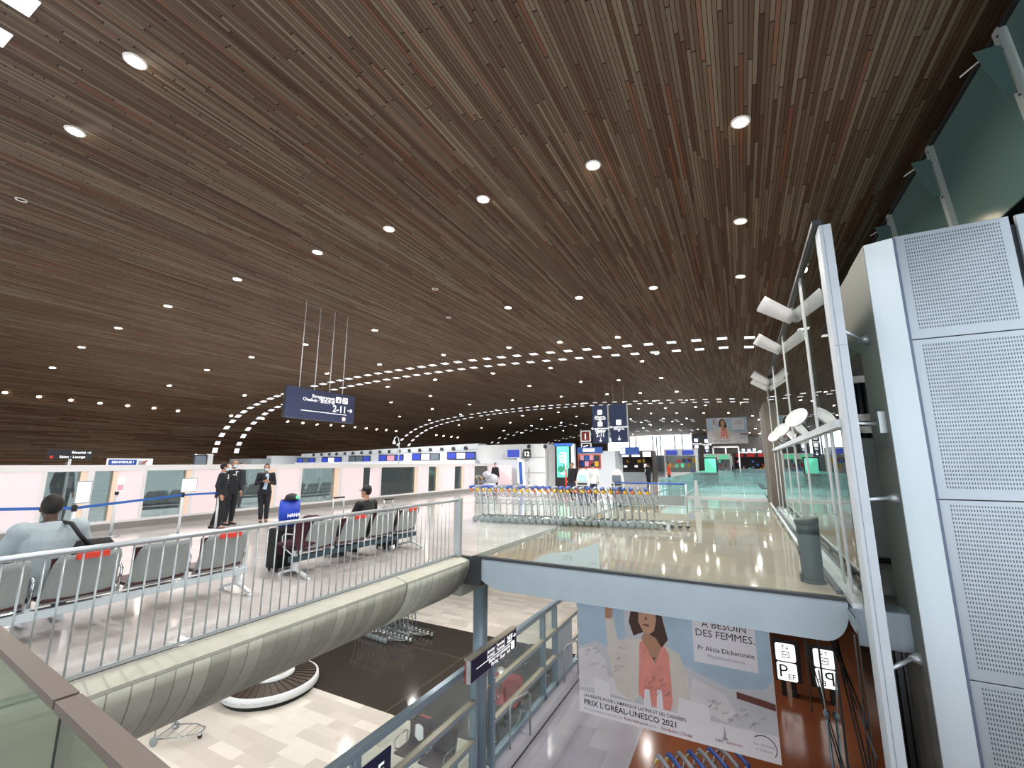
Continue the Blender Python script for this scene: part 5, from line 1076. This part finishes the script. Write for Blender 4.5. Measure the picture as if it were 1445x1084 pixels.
a, e = at_y(738.5, 646, 26.5), at_y(748, 634, 26.5); o = MB().box(a.x, e.x, 26.5, 26.6, a.z, e.z).build('number_plate', 'black', t); MB().text('12', .42, ((a.x + e.x) / 2, 26.49, a.z + .1), Xv, Zv, 'CENTER', bold=.03).build('lettering', 'txt', o)
for px in (746, 769): p = at_y(px, 630, 26.7); MB().ball((p.x, 26.75, p.z), .14, .1, .14, 10).build('spotlight', 'dark', t)
b = MB(); 
for px in (772.5,): p = at_y(px, 640, 26.75); b.box(p.x, p.x + .03, 26.72, 26.8, .2, 2.6)
b.box(-13.2, -11.5, 26.77, 26.8, 2.1, 2.12); b.box(-13.2, -11.5, 26.77, 26.8, 1.1, 1.12); b.build('panel_joint', 'islgrey', t)
t = thing('feather_flag', 'blue and white feather flag stand before the white counter block', 'flag', (-13.0, 25.5, 0)); p = at_y(736, 675, 25.5); MB().prism([(-.28, .5), (.26, .3), (.2, 1.9), (-.3, 2.05)], (p.x, 25.5, 0), Xv, Zv, (0, .03, 0)).build('cloth', 'paper', t); MB().prism([(-.12, .4), (.1, .4), (.02, 1.8), (-.22, 1.8)], (p.x, 25.495, 0), Xv, Zv, (0, .004, 0)).build('blue_stripe', 'shopblue', t); MB().tube([(p.x - .32, 25.5, 0), (p.x - .32, 25.5, 2.1)], .03, 6).build('pole', 'steel', t)
# totem
t = thing('digital_totem', 'tall black advertising totem with a glowing green screen', 'advertising screen', (-9.95, 26, 0)); MB().box(-10.5, -9.42, 26, 26.25, 0, 2.85, bev=.02).build('case', 'black', t); MB().box(-10.55, -9.3, 25.98, 26.3, 2.78, 2.95).build('top_cap', 'shopblue', t); sc_ = MB().box(-10.35, -9.55, 25.985, 26.0, .85, 2.75).build('screen', 'green', t); MB().box(-9.40, -9.2, 26, 26.3, 0, 2.9).build('side_panel', 'white', t)
b = MB()
for k, (w, z) in enumerate(((.3, 2.3), (.52, 2.12), (.5, 1.94), (.42, 1.76), (.36, 1.05))): b.prism(rrect(w, .09, .03), (-9.95 - w / 2, 25.984, z), Xv, Zv, (0, -.004, 0))
b.build('white_print', 'txt', sc_); b = MB(); b.ball((-10.1, 25.984, 1.35), .22, .002, .2, 10); b.ball((-9.8, 25.984, 1.5), .15, .002, .25, 10); b.build('leaf_print', 'teal', sc_)
t = thing('red_white_pole', 'thin red and white pole before the green totem', 'pole', (-9.5, 24, 0)); p = at_y(799, 690, 24); MB().tube([(p.x, 24, 0), (p.x, 24, 1.35)], .05, 8).build('red_section', 'shoe_red', t); MB().tube([(p.x, 24, 1.35), (p.x, 24, 2.3)], .07, 8).build('white_section', 'white', t)
# information pillar and display
t = thing('information_sign', 'red and white information sign above a black pictogram on a pole', 'sign', (-9.75, 30, 0)); MB().box(-10.16, -10.06, 30.1, 30.2, 0, 4.1).build('pole', 'islgrey', t); MB().prism(rrect(.74, .8, .08), (-10.12, 30, 3.20), Xv, Zv, (0, .1, 0)).build('red_plate_frame', 'paper', t); MB().box(-10.03, -9.47, 29.985, 30, 3.29, 3.91).build('red_plate', 'redsign', t); MB().prism(rrect(.74, .62, .08), (-10.08, 30, 2.52), Xv, Zv, (0, .1, 0)).build('lower_plate_frame', 'paper', t); MB().box(-10.0, -9.42, 29.985, 30, 2.6, 3.06).build('lower_plate', 'blacktxt', t)
b = MB(); b.text('i', .6, (-9.75, 29.984, 3.38), Xv, Zv, 'CENTER', bold=.03); b.box(-9.9, -9.5, 29.975, 29.984, 2.68, 2.74); b.prism([(0, 0), (.35, .12), (.33, .17), (-.02, .07)], (-9.9, 29.984, 2.82), Xv, Zv, (0, -.006, 0)); b.build('lettering', 'txt', t)
t = thing('news_stand', 'white news stand with orange-framed magazine display and blue header', 'shop stand', (-8.9, 28, 0)); a, e = at_y(816, 661, 28), at_y(847, 641, 28)
MB().box(-9.7, -7.2, 28.1, 30, 0, 2.5).build('body', 'isl', t); MB().box(-9.7, -8.0, 28.0, 28.1, 2.38, 2.75).build('header', 'shopblue', t); MB().box(-9.3, -8.5, 27.98, 28.0, 2.45, 2.68).build('header_sign', 'paper', t); MB().box(a.x, e.x, 28.0, 28.1, a.z, e.z).build('display_frame', 'orangeframe', t); o = MB().box(a.x + .08, e.x - .05, 27.98, 28.0, a.z + .08, e.z - .08).build('display_back', 'blue', t)
random.seed(3); cols = ['paper', 'shopblue', 'shoe_red', 'yellow', 'pink', 'dark', 'shopgreen']
for i in range(4):
    for k in range(2):
        m_ = random.choice(cols); MB().box(a.x + .14 + i * .33, a.x + .40 + i * .33, 27.965, 27.98, a.z + .13 + k * .4, a.z + .45 + k * .4).build('magazine_cover', m_, o)
MB().box(-7.1, -5.9, 29, 29.3, 2.25, 2.75).build('side_sign', 'shopblue', t); MB().box(-7.1, -6.75, 28.98, 29, 2.3, 2.7).build('side_notice', 'paper', t)
# shops beyond
def shop(label, x0, x1, y, h, body, sign, nsign, seed, dark=True, lit=True):
    t = thing('shop', label, 'shop', ((x0 + x1) / 2, y, 0)); random.seed(seed)
    MB().box(x0, x1, y + 1.6, y + 1.8, 0, h).build('back_wall', body, t); MB().box(x0, x1, y, y + 1.6, h - .55, h).build('canopy', body, t); MB().box(x0, x0 + .1, y, y + 1.6, 0, h - .55).build('side_wall', body, t); MB().box(x1 - .1, x1, y, y + 1.6, 0, h - .55).build('side_wall', body, t)
    MB().box(x0 + .1, x1 - .1, y + .1, y + .6, 0, .95).build('counter', 'islgrey' if dark else 'white', t)
    for k in range(nsign):
        w = (x1 - x0) / nsign; MB().box(x0 + w * (k + .15), x0 + w * (k + .85), y - .05, y, h - .5, h - .12).build('lit_sign', sign, t)
    for k in range(14):
        x = random.uniform(x0 + .2, x1 - .4); z = random.choice((.95, 1.35, 1.75)); w = random.uniform(.12, .3); hh = random.uniform(.15, .35)
        MB().box(x, x + w, y + .3 + .05 * k, y + .34 + .05 * k + w * .5, z, z + hh).build('goods_box', random.choice(cols), t)
    return t
shop('dark shop with a row of small lit signs under its canopy', -11.2, -6.6, 38, 2.75, 'shop', 'shoplit', 5, 1)
shop('white shop front with blue poster and green lit sign beyond the void', -6.0, -3.4, 40, 2.9, 'white', 'lcd', 2, 2, False)
shop('white far shop with red and grey goods left of the teal totem', -3.4, -1.0, 48, 2.6, 'white', 'shopgreen', 2, 5, False)
shop('far colourful shop with green lit signs beyond the teal glass', -4.6, -1.2, 66, 2.6, 'isl', 'shopgreen', 4, 8, False)
shop('far red-signed shop right beside the taupe pier', -1.0, 3.0, 66, 3.0, 'shop', 'shoe_red', 3, 9)
shop('distant white desk row in front of the bright opening', -22, -13, 70, 2.4, 'isl', 'lcdw', 6, 12, False)
p = at_y(1003, 665, 42); t = thing('teal_totem', 'small teal lit totem standing beyond the glass guard', 'advertising screen', (p.x, 42, 0)); MB().box(p.x - .55, p.x + .55, 42, 42.2, 0, 2.2).build('case', 'black', t); MB().box(p.x - .45, p.x + .45, 41.98, 42, .9, 2.1).build('screen', 'green', t)
t = thing('goal_frame', 'pale portal frame below the far banner', 'frame', (0, 58, 0)); b = MB(); pa, pb_ = at_y(1006, 632, 58), at_y(1042, 632, 58); b.box(pa.x, pb_.x, 58, 58.1, pa.z, pa.z + .15)
for x in (pa.x, (pa.x + pb_.x) / 2, pb_.x): b.box(x - .07, x + .07, 58, 58.1, 0, pa.z)
b.build('tubes', 'alu', t)
# uplights on the glazed screen
for i, (y, z) in enumerate([(10.2, 4.72), (13.4, 4.78), (18.8, 4.78), (19.8, 4.7)]):
    t = thing('scoop_light', ['nearest white scoop uplight curving over the top of the glazed screen', 'second white scoop uplight on the top of the glazed screen', 'third small white scoop uplight far along the glazed screen', 'last small white scoop uplight by the taupe pier'][i], 'uplight', (GX, y, z), 'scoop uplights'); b = MB(); rings = []
    for k in range(6):
        f = k / 5; cx_ = GX + .06 - .52 * f; cz = z - .02 + .42 * f; r_ = .20 + .06 * f; ax = V(-.52, 0, .42).normalized(); up_ = V(.42, 0, .52).normalized()
        rings.append([V(cx_, y, cz) + Yv * (r_ * math.cos(a)) - up_ * (r_ * math.sin(a)) for a in [PI * q / 12 for q in range(13)]] + [V(cx_, y, cz) + Yv * ((r_ - .015) * math.cos(a)) - up_ * ((r_ - .015) * math.sin(a)) for a in [PI * q / 12 for q in range(12, -1, -1)]])
    b.ringsweep(rings).build('scoop', 'white', t); MB().tube([(GX, y, z - .05), (GX, y, z + .15)], .03, 8).build('bracket', 'steel', t)
for i, (y, z) in enumerate([(9.4, 2.40), (12.9, 2.40), (15.6, 2.40)]):
    t = thing('leaf_reflector', ['nearest', 'middle', 'farthest'][i] + ' white leaf-shaped dish reflector on the transom of the glazed screen', 'uplight', (1.0, y, z), 'leaf reflectors'); m4 = Matrix.Translation((.93, y, z + .16)) @ V(-.55, -.55, .55).to_track_quat('Z', 'Y').to_matrix().to_4x4(); b = MB(); prof = [(.21 * math.sin(a), -.09 * math.cos(a)) for a in [PI / 2 * k / 6 for k in range(7)]] + [(.20 * math.sin(a), -.08 * math.cos(a) + .008) for a in [PI / 2 * k / 6 for k in range(6, -1, -1)]]
    b.lathe(prof, (0, 0, 0), 24, cap=False); bmesh.ops.transform(b.bm, matrix=m4, verts=b.bm.verts[:]); b.build('dish', 'white', t); MB().tube([(1.12, y, z - .12), (.98, y, z + .1)], .014, 6).build('arm', 'dark', t)

# ================================================================ light
for p in [(-.5, 1.0, 6.7), (-3.5, 2.0, 6.8), (-19, 5, 5.5), (-19, 10, 5.5), (-19, 16, 5.5), (-29, 8, 5.2), (-29, 18, 5.2), (-29, 32, 5.2), (-27, 48, 5.4), (-20, 22, 5.5), (0, 27, 5), (.5, 36, 5), (-5, 40, 5), (-9, 22, 5.5), (-2, 18, 5.5), (-12, 33, 5.5), (-9, 50, 5.5), (-1, 55, 5)]: spot(Vector(p), (950 if p[1] > 17 else 180 if p[1] < 3 else 750), 165, 'hall_fill_spot', r=.1)  # added fill spots with no fitting, brightening hall, void and booth interiors
for p in [(-8, 2, -1.12), (-11, 2, -1.12), (-8, 5.5, -1.12), (-11, 5.5, -1.12), (-14, 5.5, -1.12), (-7, 9.5, -.8), (-10, 9.5, -.8), (-13, 9.5, -.8), (-7, 12.5, -.8), (-10, 12.5, -.8), (-13, 12.5, -.8), (-7, 16, -.8), (-10, 16, -.8), (-13, 16, -.8), (-7, 20, -.8), (-11, 20, -.8), (-3.9, 10.5, -.58), (-3.9, 14, -.58), (-3.9, 18, -.58), (-1.2, 11.5, -.58), (2.4, 10, -.6), (-1, 15, -.58), (-9, 26, -.8), (2.6, 13, -.6)]:
    spot(Vector(p), 95 if p[0] < -4 else 80, 150, 'arrivals_downlight', warm=p[0] > -4, r=.07)
wd = bpy.data.worlds.new('World'); scene.world = wd; wd.use_nodes = True
bg = wd.node_tree.nodes['Background']; bg.inputs[0].default_value = (.86, .93, 1.0, 1); bg.inputs[1].default_value = 1.3
vs_ = scene.view_settings; vs_.view_transform = 'Standard'; vs_.look = 'None'; vs_.exposure = 0.95; vs_.gamma = 1.0; vs_.use_curve_mapping = False
cy = scene.cycles; cy.use_denoising = True; cy.max_bounces = 8; cy.diffuse_bounces = 4; cy.glossy_bounces = 4; cy.transparent_max_bounces = 24; cy.transmission_bounces = 4; cy.sample_clamp_indirect = 4.0; cy.caustics_reflective = False; cy.caustics_refractive = False
